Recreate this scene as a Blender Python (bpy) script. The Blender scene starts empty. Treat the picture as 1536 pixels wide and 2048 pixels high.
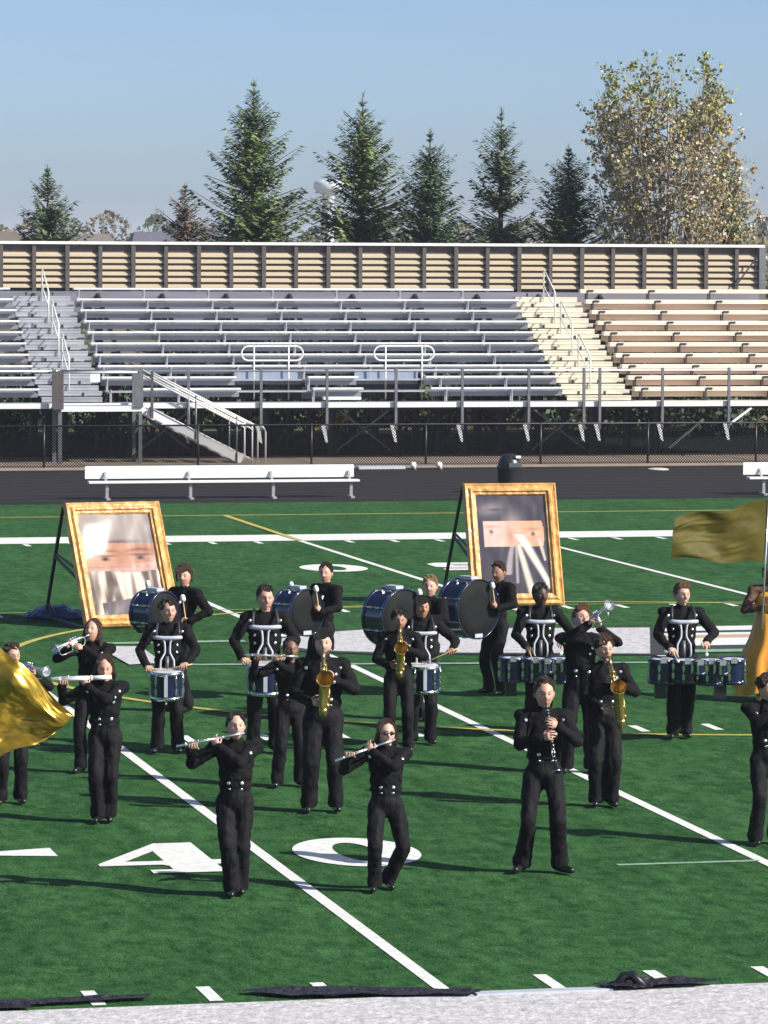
import bpy, bmesh, math, random
import numpy as np
from mathutils import Vector, Matrix, noise
from mathutils.bvhtree import BVHTree
random.seed(7); RNG = np.random.default_rng(7)
S = bpy.context.scene
COL = S.collection
R = math.radians

# ------------------------------------------------------------ camera, sky, sun
def setup():
    yaw, pit, roll = .22955, .06432, .00505
    fw = Vector((math.sin(yaw)*math.cos(pit), math.cos(yaw)*math.cos(pit), -math.sin(pit)))
    r = Vector((math.cos(yaw), -math.sin(yaw), 0)); u = r.cross(fw)
    r2 = r*math.cos(roll)+u*math.sin(roll); u2 = -r*math.sin(roll)+u*math.cos(roll)
    m = Matrix((r2, u2, -fw)).transposed().to_4x4(); m.translation = (-16.9272, -30.9694, 5.83676)
    cd = bpy.data.cameras.new('camera'); c = bpy.data.objects.new('camera', cd); COL.objects.link(c)
    c.matrix_world = m; cd.sensor_fit = 'HORIZONTAL'; cd.sensor_width = 36; cd.lens = 8271.27/1536*36
    cd.clip_start = 1; cd.clip_end = 9000; S.camera = c
    w = bpy.data.worlds.new('World'); S.world = w; w.use_nodes = True
    nt = w.node_tree; bg = nt.nodes['Background']; sk = nt.nodes.new('ShaderNodeTexSky')
    sk.sky_type = 'NISHITA'; sk.sun_disc = False
    el, az = R(34), R(127.5)       # azimuth clockwise from +Y
    sk.sun_elevation = el; sk.sun_rotation = az
    sk.altitude = 0; sk.air_density = .5; sk.dust_density = 1.0; sk.ozone_density = 3.0
    nt.links.new(sk.outputs[0], bg.inputs[0]); bg.inputs[1].default_value = 0.104
    l = bpy.data.lights.new('sun', 'SUN'); l.energy = 5.0; l.angle = R(.53); l.color = (1, .95, .87)
    o = bpy.data.objects.new('sun', l); COL.objects.link(o)
    d = Vector((math.sin(az)*math.cos(el), math.cos(az)*math.cos(el), math.sin(el)))
    o.rotation_euler = d.to_track_quat('Z', 'Y').to_euler(); o.location = (20, -20, 40)
    v = S.view_settings; v.view_transform = 'Standard'; v.look = 'None'; v.exposure = .55; v.gamma = 1
    S.view_settings.use_curve_mapping = False
    S.cycles.max_bounces = 6
setup()

# ------------------------------------------------------------ helpers
def mat(name, col, rough=.6, metal=0., vary=.15, scale=8., bump=0., bscale=60., attr=False, spec=.5, coat=0., col2=None, stretch=None):
    m = bpy.data.materials.new(name); m.use_nodes = True; nt = m.node_tree; b = nt.nodes['Principled BSDF']
    N = nt.nodes.new; L = nt.links.new
    tc = N('ShaderNodeTexCoord'); mp = N('ShaderNodeMapping'); L(tc.outputs['Object'], mp.inputs[0])
    if stretch: mp.inputs['Scale'].default_value = stretch
    n = N('ShaderNodeTexNoise'); n.inputs['Scale'].default_value = scale; n.inputs['Detail'].default_value = 6
    L(mp.outputs[0], n.inputs[0])
    r = N('ShaderNodeValToRGB'); r.color_ramp.elements[0].position = .3; r.color_ramp.elements[1].position = .7
    c = Vector(col[:3])
    a0 = c*(1-vary); a1 = Vector(col2) if col2 else c*(1+vary)
    if attr: a0 = Vector((1-vary,)*3); a1 = Vector((1+vary,)*3)
    r.color_ramp.elements[0].color = (*a0, 1); r.color_ramp.elements[1].color = (*a1, 1)
    L(n.outputs[0], r.inputs[0]); out = r.outputs[0]
    if attr:
        at = N('ShaderNodeVertexColor'); at.layer_name = 'Col'
        mx = N('ShaderNodeMix'); mx.data_type = 'RGBA'; mx.blend_type = 'MULTIPLY'; mx.inputs[0].default_value = 1
        L(at.outputs[0], mx.inputs[6]); L(out, mx.inputs[7]); out = mx.outputs[2]
    L(out, b.inputs['Base Color']); b.inputs['Roughness'].default_value = rough; b.inputs['Metallic'].default_value = metal
    b.inputs['Specular IOR Level'].default_value = spec; b.inputs['Coat Weight'].default_value = coat
    if bump:
        n2 = N('ShaderNodeTexNoise'); n2.inputs['Scale'].default_value = bscale; n2.inputs['Detail'].default_value = 4
        L(mp.outputs[0], n2.inputs[0]); bp = N('ShaderNodeBump'); bp.inputs['Strength'].default_value = min(1, bump*4)
        bp.inputs['Distance'].default_value = bump*.1; L(n2.outputs[0], bp.inputs['Height']); L(bp.outputs[0], b.inputs['Normal'])
    return m

class MB:
    def __init__(s): s.v = []; s.f = []; s.c = []
    def add(s, vs, fs, col=None):
        o = len(s.v); s.v += [tuple(v) for v in vs]; s.f += [tuple(i+o for i in f) for f in fs]
        if col is not None: s.c += [col]*len(vs)
        return s
    def box(s, x0, x1, y0, y1, z0, z1):
        return s.add([(x0,y0,z0),(x1,y0,z0),(x1,y1,z0),(x0,y1,z0),(x0,y0,z1),(x1,y0,z1),(x1,y1,z1),(x0,y1,z1)],
            [(3,2,1,0),(4,5,6,7),(0,1,5,4),(1,2,6,5),(2,3,7,6),(3,0,4,7)])
    def beam(s, a, b, w, h, up=(0,0,1)):
        a = Vector(a); b = Vector(b); d = (b-a).normalized(); x = d.cross(Vector(up))
        if x.length < 1e-4: x = d.cross(Vector((0,1,0)))
        x.normalize(); y = x.cross(d); vs = []
        for p in (a, b):
            for sx, sy in ((-1,-1),(1,-1),(1,1),(-1,1)): vs.append(p+x*sx*w/2+y*sy*h/2)
        return s.add(vs, [(3,2,1,0),(4,5,6,7),(0,1,5,4),(1,2,6,5),(2,3,7,6),(3,0,4,7)])
    def tube(s, pts, rad, n=8, caps=True):
        pts = [Vector(p) for p in pts]; k = len(pts)
        if not hasattr(rad, '__len__'): rad = [rad]*k
        ref = None; vs = []; fs = []
        for i, p in enumerate(pts):
            t = (pts[min(i+1, k-1)]-pts[max(i-1, 0)]).normalized()
            if ref is None:
                ref = t.cross(Vector((0, 0, 1)))
                if ref.length < .1: ref = t.cross(Vector((0, 1, 0)))
            x = (ref-t*ref.dot(t)).normalized(); ref = x; y = t.cross(x)
            for j in range(n):
                a = 2*math.pi*j/n; vs.append(p+(x*math.cos(a)+y*math.sin(a))*rad[i])
        for i in range(k-1):
            for j in range(n):
                fs.append((i*n+j, i*n+(j+1) % n, (i+1)*n+(j+1) % n, (i+1)*n+j))
        if caps: fs.append(tuple(range(n))[::-1]); fs.append(tuple(range((k-1)*n, k*n)))
        return s.add(vs, fs)
    def cap(s, a, b, ra, rb, n=12):          # closed round-ended tapered capsule
        a = Vector(a); b = Vector(b); d = b-a; L = d.length
        d = d/L if L > 1e-6 else Vector((0,0,1))
        p = []; r = []
        for t in (-90, -60, -30, 0): p.append(a+d*ra*math.sin(R(t))); r.append(max(ra*math.cos(R(t)), ra*.04))
        for t in (0, 30, 60, 90): p.append(b+d*rb*math.sin(R(t))); r.append(max(rb*math.cos(R(t)), rb*.04))
        if L < 1e-6: p.pop(4); r.pop(4)
        return s.tube(p, r, n)
    def ell(s, c, rx, ry, rz, rot=None, nu=14, nv=9):
        c = Vector(c); vs = []; fs = []
        for i in range(nv+1):
            t = math.pi*(i/nv); st = max(math.sin(t), .02)
            for j in range(nu):
                a = 2*math.pi*j/nu; q = Vector((rx*st*math.cos(a), ry*st*math.sin(a), rz*math.cos(t)))
                vs.append(c+(rot@q if rot else q))
        for i in range(nv):
            for j in range(nu): fs.append((i*nu+j, (i+1)*nu+j, (i+1)*nu+(j+1) % nu, i*nu+(j+1) % nu))
        fs.append(tuple(range(nu))); fs.append(tuple(range(nv*nu, (nv+1)*nu))[::-1])
        return s.add(vs, fs)
    def lathe(s, prof, c=(0,0,0), ax=(0,0,1), n=24):   # prof [(r, h)]
        return s.tube([Vector(c)+Vector(ax).normalized()*h for r, h in prof], [r for r, h in prof], n, caps=False) if all(
            abs(prof[i+1][1]-prof[i][1]) > 1e-5 for i in range(len(prof)-1)) else s._lathe(prof, c, ax, n)
    def _lathe(s, prof, c, ax, n):
        ax = Vector(ax).normalized(); x = ax.cross(Vector((0,0,1)))
        if x.length < .1: x = ax.cross(Vector((0,1,0)))
        x.normalize(); y = ax.cross(x); vs = []; fs = []; c = Vector(c)
        for r, h in prof:
            for j in range(n):
                a = 2*math.pi*j/n; vs.append(c+ax*h+(x*math.cos(a)+y*math.sin(a))*r)
        for i in range(len(prof)-1):
            for j in range(n): fs.append((i*n+j, i*n+(j+1) % n, (i+1)*n+(j+1) % n, (i+1)*n+j))
        return s.add(vs, fs)
    def mesh(s, name):
        me = bpy.data.meshes.new(name); me.from_pydata(s.v, [], s.f)
        if s.c:
            ca = me.color_attributes.new('Col', 'FLOAT_COLOR', 'POINT')
            ca.data.foreach_set('color', np.array([(c[0], c[1], c[2], 1) for c in s.c], dtype=np.float32).ravel())
        me.update(); return me
    def build(s, name, m, parent=None, smooth=False, off=None):
        me = s.mesh(name)
        if off is not None: me.transform(Matrix.Translation(-Vector(off)))
        return link(name, me, m, parent, smooth)

def link(name, me, m, parent=None, smooth=False):
    if m is not None and not me.materials: me.materials.append(m)
    if smooth: me.polygons.foreach_set('use_smooth', [True]*len(me.polygons))
    o = bpy.data.objects.new(name, me); COL.objects.link(o)
    if parent is not None: o.parent = parent
    return o
def tag(o, label=None, cat=None, group=None, kind=None):
    if label: o['label'] = label
    if cat: o['category'] = cat
    if group: o['group'] = group
    if kind: o['kind'] = kind
    return o
def empty(name, label, cat, loc=(0,0,0), rz=0, group=None, scale=1.):
    o = bpy.data.objects.new(name, None); COL.objects.link(o); o.empty_display_size = .1
    o.location = loc; o.rotation_euler = (0, 0, rz); o.scale = (scale,)*3
    return tag(o, label, cat, group)
def inst(o, loc, parent=None, rz=None):
    c = o.copy(); COL.objects.link(c); c.location = loc; c.parent = parent if parent is not None else o.parent
    if rz is not None: c.rotation_euler = (0, 0, rz)
    return c
def remeshed(mb, voxel, smooth=5, name='m', fac=.5):
    me = mb.mesh(name); o = bpy.data.objects.new('tmp', me); COL.objects.link(o)
    rm = o.modifiers.new('r', 'REMESH'); rm.mode = 'VOXEL'; rm.voxel_size = voxel
    if smooth:
        sm = o.modifiers.new('s', 'SMOOTH'); sm.factor = fac; sm.iterations = smooth
    dg = bpy.context.evaluated_depsgraph_get()
    out = bpy.data.meshes.new_from_object(o.evaluated_get(dg)); out.name = name
    bpy.data.objects.remove(o); bpy.data.meshes.remove(me)
    return out
def co(me):
    a = np.empty(len(me.vertices)*3, dtype=np.float32); me.vertices.foreach_get('co', a); return a.reshape(-1, 3)
def nrm(me):
    a = np.empty(len(me.vertices)*3, dtype=np.float32); me.vertices.foreach_get('normal', a); return a.reshape(-1, 3)
def setco(me, a): me.vertices.foreach_set('co', a.astype(np.float32).ravel()); me.update()

YD = .9144
CR = .11826
def zf(y): return CR*max(0, 1-abs(y-26.67*YD)/(28.67*YD))

# ------------------------------------------------------------ materials
M = {}
def turf_mat():
    m = bpy.data.materials.new('turf'); m.use_nodes = True; nt = m.node_tree; b = nt.nodes['Principled BSDF']; N = nt.nodes.new; L = nt.links.new
    tc = N('ShaderNodeTexCoord')
    def nz(sc, det=5, st=(1,1,1), rough=.6):
        mp = N('ShaderNodeMapping'); mp.inputs['Scale'].default_value = st; L(tc.outputs['Object'], mp.inputs[0])
        n = N('ShaderNodeTexNoise'); n.inputs['Scale'].default_value = sc; n.inputs['Detail'].default_value = det
        n.inputs['Roughness'].default_value = rough; L(mp.outputs[0], n.inputs[0]); return n
    a = nz(.35, 4); f = nz(6, 8, (1, .45, 1), .75); g = nz(45, 3, (1, .4, 1), .8)
    def ramp(n, c0, c1, p0=.3, p1=.7):
        r = N('ShaderNodeValToRGB'); r.color_ramp.elements[0].position = p0; r.color_ramp.elements[1].position = p1
        r.color_ramp.elements[0].color = (*c0, 1); r.color_ramp.elements[1].color = (*c1, 1); L(n.outputs[0], r.inputs[0]); return r
    base = ramp(f, (.012, .052, .0145), (.058, .156, .048), .34, .68)
    big = ramp(nz(1.1, 5, (1, .35, 1)), (.74, .78, .76), (1.22, 1.16, 1.2)); fine = ramp(g, (.55, .6, .55), (1.42, 1.38, 1.45), .3, .72)
    def mul(x, y):
        k = N('ShaderNodeMix'); k.data_type = 'RGBA'; k.blend_type = 'MULTIPLY'; k.inputs[0].default_value = 1
        L(x, k.inputs[6]); L(y, k.inputs[7]); return k.outputs[2]
    L(mul(mul(base.outputs[0], big.outputs[0]), fine.outputs[0]), b.inputs['Base Color'])
    b.inputs['Roughness'].default_value = .8; b.inputs['Specular IOR Level'].default_value = .05
    bp = N('ShaderNodeBump'); bp.inputs['Strength'].default_value = .6; bp.inputs['Distance'].default_value = .03
    L(g.outputs[0], bp.inputs['Height']); L(bp.outputs[0], b.inputs['Normal'])
    return m
M['turf'] = turf_mat()
M['line'] = mat('field_paint', (.68, .69, .66), .85, spec=.06, vary=.14, scale=14, bump=.15, bscale=60)
M['border'] = mat('border_paint', (.50, .49, .50), .85, spec=.06, vary=.24, scale=9, bump=.2, bscale=18)
M['yellow'] = mat('yellow_paint', (.42, .36, .08), .85, vary=.2, scale=9)
M['faint'] = mat('worn_paint', (.20, .32, .22), .9, vary=.3, scale=9)
M['black_paint'] = mat('black_paint', (.03, .035, .035), .8)
M['tan_paint'] = mat('tan_paint', (.45, .33, .22), .8)
M['track'] = mat('track_asphalt', (.026, .0245, .027), .75, spec=.06, vary=.18, scale=3, bump=.1, bscale=80, stretch=(.3, 2, 1))
M['lane'] = mat('lane_paint', (.10, .10, .105), .8, spec=.06, vary=.3, scale=5)
M['concrete'] = mat('concrete', (.30, .24, .19), .85, spec=.06, vary=.12, scale=1.5, bump=.1)
M['soil'] = mat('dry_grass', (.16, .14, .075), .95, spec=.06, vary=.35, scale=.12, col2=(.22, .2, .12))
M['gravel'] = mat('gravel_with_shade', (.015, .0145, .014), .95, spec=.06, vary=.2, scale=1)  # shade under the bleachers is put into this near-black gravel colour
M['alu'] = mat('aluminium', (.78, .78, .79), .38, metal=.15, vary=.08, scale=3, stretch=(.2, 4, 4))
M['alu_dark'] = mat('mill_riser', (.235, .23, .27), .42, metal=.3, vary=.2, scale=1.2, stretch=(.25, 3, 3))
M['alu_step'] = mat('step_aluminium', (.42, .43, .46), .4, metal=.4, vary=.15, scale=2)
M['tan_metal'] = mat('tan_seat', (.80, .71, .60), .42, metal=.15, vary=.1, scale=1.5, stretch=(.3, 3, 3))
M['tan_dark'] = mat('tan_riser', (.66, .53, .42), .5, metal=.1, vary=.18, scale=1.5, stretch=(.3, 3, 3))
M['tan_step'] = mat('cream_step', (.66, .60, .47), .5, vary=.12, scale=2)
M['white_rail'] = mat('white_rail', (.74, .74, .70), .4, vary=.05)
M['slat'] = mat('tan_slat', (.45, .375, .265), .6, vary=.1, scale=1.2, stretch=(.3, 3, 3))
M['post'] = mat('bronze_post', (.085, .07, .068), .5, vary=.2)
M['steel'] = mat('galv_steel', (.17, .175, .19), .5, metal=.5, vary=.2, scale=6)
M['steel_dark'] = mat('dark_steel', (.035, .036, .043), .5, metal=.3, vary=.2, scale=4)
M['black'] = mat('black_metal', (.012, .012, .014), .4, vary=.1)
M['vinyl'] = mat('black_vinyl', (.005, .005, .007), .95, vary=.1, spec=.05)
M['bench'] = mat('bench_aluminium', (.80, .80, .78), .35, metal=.1, vary=.04)
M['bench_leg'] = mat('bench_leg', (.34, .34, .35), .45, metal=.3)
M['bark'] = mat('bark', (.09, .065, .05), .9, vary=.4, scale=6, bump=.6, bscale=20, stretch=(3, 3, .6))
M['bark_pale'] = mat('pale_bark', (.34, .30, .26), .85, vary=.3, scale=6, bump=.4, bscale=20)
M['needles'] = mat('needles', (1, 1, 1), .75, attr=True, vary=.25, scale=2, spec=.25)
M['leaves'] = mat('leaves', (1, 1, 1), .6, attr=True, vary=.2, scale=2, spec=.4)
M['cloth'] = mat('black_wool', (.0036, .0033, .0042), .85, vary=.25, scale=8, bump=.22, bscale=16, spec=.22)
M['trouser'] = mat('black_trouser', (.0045, .0042, .0060), .8, vary=.25, scale=6, bump=.2, bscale=9, spec=.25, stretch=(2, 2, .5))
M['shoe'] = mat('black_shoe', (.012, .012, .013), .25, vary=.1, coat=.3)
M['silver'] = mat('silver', (.82, .82, .84), .22, metal=.85, vary=.05)
M['white_enamel_and_glare'] = mat('white_enamel_and_glare', (.82, .80, .76), .25, vary=.03, coat=.4)  # also serves as the painted sun glare on one flute
M['white_carrier'] = mat('white_carrier', (.44, .46, .52), .4, vary=.06)
M['brass'] = mat('brass', (.50, .36, .13), .3, metal=.9, vary=.2, scale=12)
M['ebony'] = mat('ebony', (.012, .012, .012), .3, vary=.1)
M['navy'] = mat('navy_lacquer', (.010, .014, .05), .18, vary=.2, coat=.6)
M['drumhead'] = mat('dark_drumhead', (.0075, .008, .0085), .75, vary=.15, scale=5, spec=.2)
M['snarehead'] = mat('white_drumhead', (.5, .51, .56), .5, vary=.05)
M['chrome'] = mat('chrome', (.75, .77, .80), .18, metal=1, vary=.03)
M['wood'] = mat('stick_wood', (.52, .40, .22), .5, vary=.1)
M['felt'] = mat('white_felt', (.75, .74, .70), .9, vary=.05)
M['gold_frame'] = mat('gold_frame', (.62, .33, .10), .38, vary=.28, scale=5, bump=.4, bscale=9, coat=.2)
M['canvas'] = mat('printed_vinyl', (1, 1, 1), .27, attr=True, vary=.05, scale=5, bump=.05, bscale=4)
M['canvas'].node_tree.nodes['Principled BSDF'].inputs['Coat Weight'].default_value = .4; M['canvas'].node_tree.nodes['Principled BSDF'].inputs['Coat Roughness'].default_value = .17
M['gold_cloth'] = mat('gold_lame', (.40, .26, .03), .27, metal=.7, vary=.35, scale=4, bump=.12, bscale=5, stretch=(1, 1, 2.6))
M['olive_cloth'] = mat('olive_silk', (.085, .070, .009), .62, spec=.2, metal=.0, vary=.2, scale=4, bump=.1, bscale=4)
M['dress'] = mat('amber_satin', (.70, .30, .03), .45, metal=.0, vary=.2, scale=4, bump=.08, bscale=6, stretch=(2, 2, .4))
M['tarp'] = mat('black_tarp', (.022, .018, .024), .5, vary=.4, scale=9, bump=.6, bscale=14)
M['tarp_blue'] = mat('blue_tarp', (.02, .05, .16), .35, vary=.5, scale=7, bump=.5, bscale=9, coat=.2)
M['plastic'] = mat('black_plastic', (.016, .017, .02), .35, vary=.15)
M['grey_strip'] = mat('grey_strip', (.45, .48, .52), .5, vary=.1)
M['tank'] = mat('tank_paint', (.62, .65, .69), .5, vary=.05)
M['roof'] = mat('roof_shingle', (.10, .10, .13), .8, vary=.2)
M['wall'] = mat('house_wall', (.42, .38, .34), .8, vary=.1)
M['far_leaf'] = mat('far_leaf', (1, 1, 1), .9, attr=True, vary=.25, scale=.4, spec=.1)
M['skin'] = mat('skin', (1, 1, 1), .5, attr=True, vary=.07, scale=30, bump=.08, bscale=60, spec=.4)
M['hairs'] = {}
def hair_mat(c):
    k = tuple(c)
    if k not in M['hairs']: M['hairs'][k] = mat('hair', c, .42, vary=.5, scale=30, bump=.9, bscale=60, stretch=(2, 2, .5), spec=.5)
    return M['hairs'][k]

# ------------------------------------------------------------ ground
def sheet(name, x0, x1, y0, y1, z, m, parent=None, nx=1, ny=1, kind='structure'):
    b = MB(); xs = np.linspace(x0, x1, nx+1); ys = np.linspace(y0, y1, ny+1)
    for y in ys:
        for x in xs: b.v.append((x, y, z(y) if callable(z) else z))
    for j in range(ny):
        for i in range(nx): b.f.append((j*(nx+1)+i, j*(nx+1)+i+1, (j+1)*(nx+1)+i+1, (j+1)*(nx+1)+i))
    o = b.build(name, m, parent)
    if parent is None: tag(o, kind=kind)
    return o
sheet('ground', -2500, 2500, -400, 4500, -.03, M['soil'])
RY = 26.67*YD
b = MB(); ys = [-1.83, RY, 26.67*YD+28.67*YD, 61.0]
for y in [-12]+ys: b.v += [(-70, y, zf(y)), (70, y, zf(y))]
b.f = [(2*i, 2*i+1, 2*i+3, 2*i+2) for i in range(4)]
turf = tag(b.build('turf_field', M['turf']), kind='structure')
ZL = .006
def flat(name, poly, m, z=ZL, parent=turf):          # polygon laid on the crowned turf, cut at the ridge line
    bm = bmesh.new(); bm.faces.new([bm.verts.new((x, y, 0)) for x, y in poly])
    bmesh.ops.triangulate(bm, faces=bm.faces[:])
    bmesh.ops.bisect_plane(bm, geom=bm.verts[:]+bm.edges[:]+bm.faces[:], plane_co=(0, RY, 0), plane_no=(0, 1, 0))
    for v in bm.verts: v.co.z = zf(v.co.y)+z
    bmesh.ops.recalc_face_normals(bm, faces=bm.faces[:])
    me = bpy.data.meshes.new(name); bm.to_mesh(me); bm.free()
    return link(name, me, m, parent)
def rect(name, x0, x1, y0, y1, m, z=ZL): return flat(name, [(x0, y0), (x1, y0), (x1, y1), (x0, y1)], m, z)
def ring(name, cx, cy, ro, ri, m, n=96, z=ZL, sx=1, sy=1, tilt=0, isx=None, isy=None):
    bm = bmesh.new(); O = []; I = []
    for k in range(n):
        a = 2*math.pi*k/n; c, s = math.cos(a), math.sin(a)
        O.append(bm.verts.new((cx+ro*sx*c, cy+ro*sy*s, 0)))
        xx = ri*(isx or sx)*c; yy = ri*(isy or sy)*s
        I.append(bm.verts.new((cx+xx, cy+yy, 0)))
    for k in range(n): bm.faces.new((O[k], O[(k+1) % n], I[(k+1) % n], I[k]))
    bmesh.ops.triangulate(bm, faces=bm.faces[:])
    bmesh.ops.bisect_plane(bm, geom=bm.verts[:]+bm.edges[:]+bm.faces[:], plane_co=(0, RY, 0), plane_no=(0, 1, 0))
    for v in bm.verts: v.co.z = zf(v.co.y)+z
    bmesh.ops.recalc_face_normals(bm, faces=bm.faces[:])
    me = bpy.data.meshes.new(name); bm.to_mesh(me); bm.free(); return link(name, me, m, turf)
FW = 53.333*YD
tag(rect('sideline_border', -60, 60, -1.83, 0, M['border']), 'wide white near sideline border')
rect('sideline_border', -60, 60, FW, FW+1.83, M['line'])
rect('turf_apron', -60, 60, -2.6, -1.84, M['border'])
for k in range(-6, 7):
    rect('yard_line', k*5*YD-.06, k*5*YD+.06, .02, FW-.02, M['line'])
for X in range(-28, 29):
    if X % 5 == 0: continue
    rect('tick_mark', X*YD-.055, X*YD+.055, .1, .71, M['line'])
    rect('tick_mark', X*YD-.055, X*YD+.055, FW-.71, FW-.1, M['line'])
    rect('hash_mark', X*YD-.055, X*YD+.055, 16.26-.3, 16.26+.3, M['line'])
    rect('hash_mark', X*YD-.055, X*YD+.055, 32.51-.3, 32.51+.3, M['line'])
ring('soccer_circle', 0, RY, 9.144+.06, 9.144-.06, M['yellow'], z=.010)
rect('soccer_line', -60, 60, 56.6, 56.75, M['yellow'])
rect('soccer_line', -.07, .07, FW+.0, 56.59, M['yellow'], z=.011)
rect('soccer_line', -60, 60, 32.9, 33.02, mat('worn_yellow', (.16, .23, .06), .9, vary=.25), z=.0085)
def num0(cx, y0, y1): ring('numeral', cx, (y0+y1)/2, 1, 1, M['line'], n=40, sx=.60, sy=(y1-y0)/2, isx=.20, isy=(y1-y0)/2-.33, z=.008)
num0(-8.23, 6.42, 8.25)
flat('numeral', [(-10.78, 6.90), (-10.78, 7.02), (-10.05, 8.22), (-9.68, 8.22), (-9.68, 7.12), (-9.5, 7.12), (-9.5, 6.86), (-9.68, 6.86), (-9.68, 6.66), (-9.5, 6.66), (-9.5, 6.40),
     (-10.36, 6.40), (-10.36, 6.60), (-10.14, 6.60), (-10.14, 6.82), (-10.2, 6.90)], M['line'], z=.008)
flat('numeral_hole', [(-10.5, 7.12), (-10.14, 7.12), (-10.14, 7.72)], M['turf'], z=.011)
flat('arrow_mark', [(-12.1, 7.86), (-11.07, 8.13), (-11.07, 7.60)], M['line'], z=.008)
num0(-.93, 40.54, 42.37)
flat('numeral', [(2.15-x, 42.37-y) for x, y in [(0, 1.25), (0, 1.83), (1.2, 1.83), (1.2, 1.5), (.4, 1.5), (.4, 1.15), (1.0, 1.15), (1.2, .95), (1.2, .25), (1.0, 0), (.2, 0), (0, .2), (0, .55), (.4, .55), (.4, .32), (.8, .32), (.8, .83), (0, .83)]][::-1], M['line'], z=.008)
for cx in (-8.23+18.288*1, ): num0(cx, 6.42, 8.25)
# midfield emblem
flat('emblem_outline', [(-5.4, 27.35), (-3.9, 28.85), (-2.9, 29.3), (1.35, 28.75), (.1, 24.35), (-3.9, 25.25), (-4.75, 25.7)], M['black_paint'], z=.013)
flat('emblem', [(-5.2, 27.3), (-3.9, 28.65), (-3.0, 29.1), (1.1, 28.55), (-.1, 24.55), (-3.9, 25.5), (-4.6, 25.9)], M['border'], z=.017)
flat('emblem_outline', [(-6.9, 24.35), (.9, 23.35), (.9, 23.17), (-6.9, 24.17)], M['faint'], z=.013)
flat('emblem_outline', [(-7.4, 27.7), (-5.3, 27.72), (-5.3, 27.45), (-7.4, 27.42)], M['faint'], z=.0125)
flat('emblem', [(-7.55, 27.1), (-6.95, 26.95), (-7.05, 24.5), (-7.55, 24.35)], M['border'], z=.017)
for y0, y1, mm in ((27.9, 28.6, 'line'), (27.55, 27.9, 'black_paint'), (27.2, 27.55, 'line'), (26.7, 27.2, 'tan_paint'), (25.6, 26.7, 'line'), (25.0, 25.6, 'black_paint'), (24.6, 25.0, 'faint')):
    flat('emblem_stripe', [(1.25-.28*(28.6-y0), y0), (3.3, y0), (3.3, y1), (1.25-.28*(28.6-y1), y1)], M[mm], z=.018)
rect('faint_line', -6.0, -4.6, 6.05, 6.14, M['faint'])
# track and walkway
tr = sheet('running_track', -70, 70, 61.0, 74.8, .003, M['track'])
for i in range(1, 11):
    sheet('lane_line', -70, 70, 61.0+i*1.22, 61.06+i*1.22, .008, M['lane'], tr)
b = MB(); b.box(-70, 70, 74.82, 80.2, -.02, .06); cw = tag(b.build('concrete_walk', M['concrete']), kind='structure')
for i in range(-20, 24): rect_ = sheet('joint_line', i*3.05, i*3.05+.03, 74.85, 80.1, .064, M['steel_dark'], cw)
sheet('gravel_pad', -40, 60, 80.25, 97, -.015, M['gravel'])

# ------------------------------------------------------------ grandstand
gs = empty('grandstand', 'long aluminium bleacher stand behind the running track', 'bleachers', (8, 79, 0))
GO = Vector((8, 79, 0))
def G(mb, name, m, smooth=False): return mb.build(name, m, gs, smooth, off=GO)
X0, X1 = -6.0, 21.95
secs = [(X0, -.75, 'L'), (1.05, 13.85, 'L'), (15.85, X1, 'R')]
def ZT(i): return 1.59+.293*i
def YS(i): return 79.0+.62*i
for i in range(10):
    ys, zt = YS(i), ZT(i); zs = zt+.38
    for a, c, kd in secs:
        parts = [(a, c)]
        if (a, c) == (1.05, 13.85) and i < 2: parts = [(1.05+(.9 if i == 0 else 0), 4.75), (6.75, 8.15), (10.05, 13.85)]
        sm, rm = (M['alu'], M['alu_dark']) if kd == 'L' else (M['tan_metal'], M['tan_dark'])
        for (p, q) in parts:
            h = .055 if kd == 'L' else .12
            b = MB()          # plank with nosed edges
            prof = [(-.12, zs-h+.008), (-.128, zs-.012), (-.118, zs), (.118, zs), (.128, zs-.012), (.12, zs-h+.008), (.11, zs-h), (-.11, zs-h)]
            n = len(prof)
            b.add([(p, ys+y, z) for y, z in prof]+[(q, ys+y, z) for y, z in prof], [(j, (j+1) % n, n+(j+1) % n, n+j) for j in range(n)]+[tuple(range(n))[::-1], tuple(range(n, 2*n))])
            G(b, 'seat_plank', sm)
            if i < 9:
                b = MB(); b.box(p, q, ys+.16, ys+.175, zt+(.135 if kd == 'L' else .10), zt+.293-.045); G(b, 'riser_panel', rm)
        if i > 0:
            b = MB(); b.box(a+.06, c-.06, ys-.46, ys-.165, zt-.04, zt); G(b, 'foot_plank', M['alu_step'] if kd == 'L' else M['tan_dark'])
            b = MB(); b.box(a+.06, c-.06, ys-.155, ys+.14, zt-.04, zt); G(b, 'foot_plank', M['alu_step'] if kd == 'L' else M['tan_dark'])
b = MB(); b.box(X0, 21.7, 85.75, 85.78, 3.6, 4.5); G(b, 'closure_panel', M['alu_dark'])
# seat brackets (shared mesh)
b = MB(); b.box(-.016, .016, -.12, -.08, -.10, .33); b.box(-.022, .022, -.13, .12, .28, .328); b.box(-.016, .016, .06, .1, -.1, .28)
bk = b.mesh('seat_bracket')
for i in range(10):
    k = -3
    while True:
        x = 1.2+1.857*k+.0; k += 1
        if x > X1-.1: break
        if -.75 < x < 1.05 or 13.85 < x < 15.85: continue
        if i < 2 and (4.8 < x < 6.7 or 8.2 < x < 10.0): continue
        o = link('seat_bracket', bk, M['alu_step'] if x < 14 else M['tan_dark'], gs); o.location = Vector((x, YS(i)-.005, ZT(i)+.005))-GO
        if x > 14:
            o.material_slots[0].link = 'OBJECT'; o.material_slots[0].material = M['steel_dark']
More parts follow.
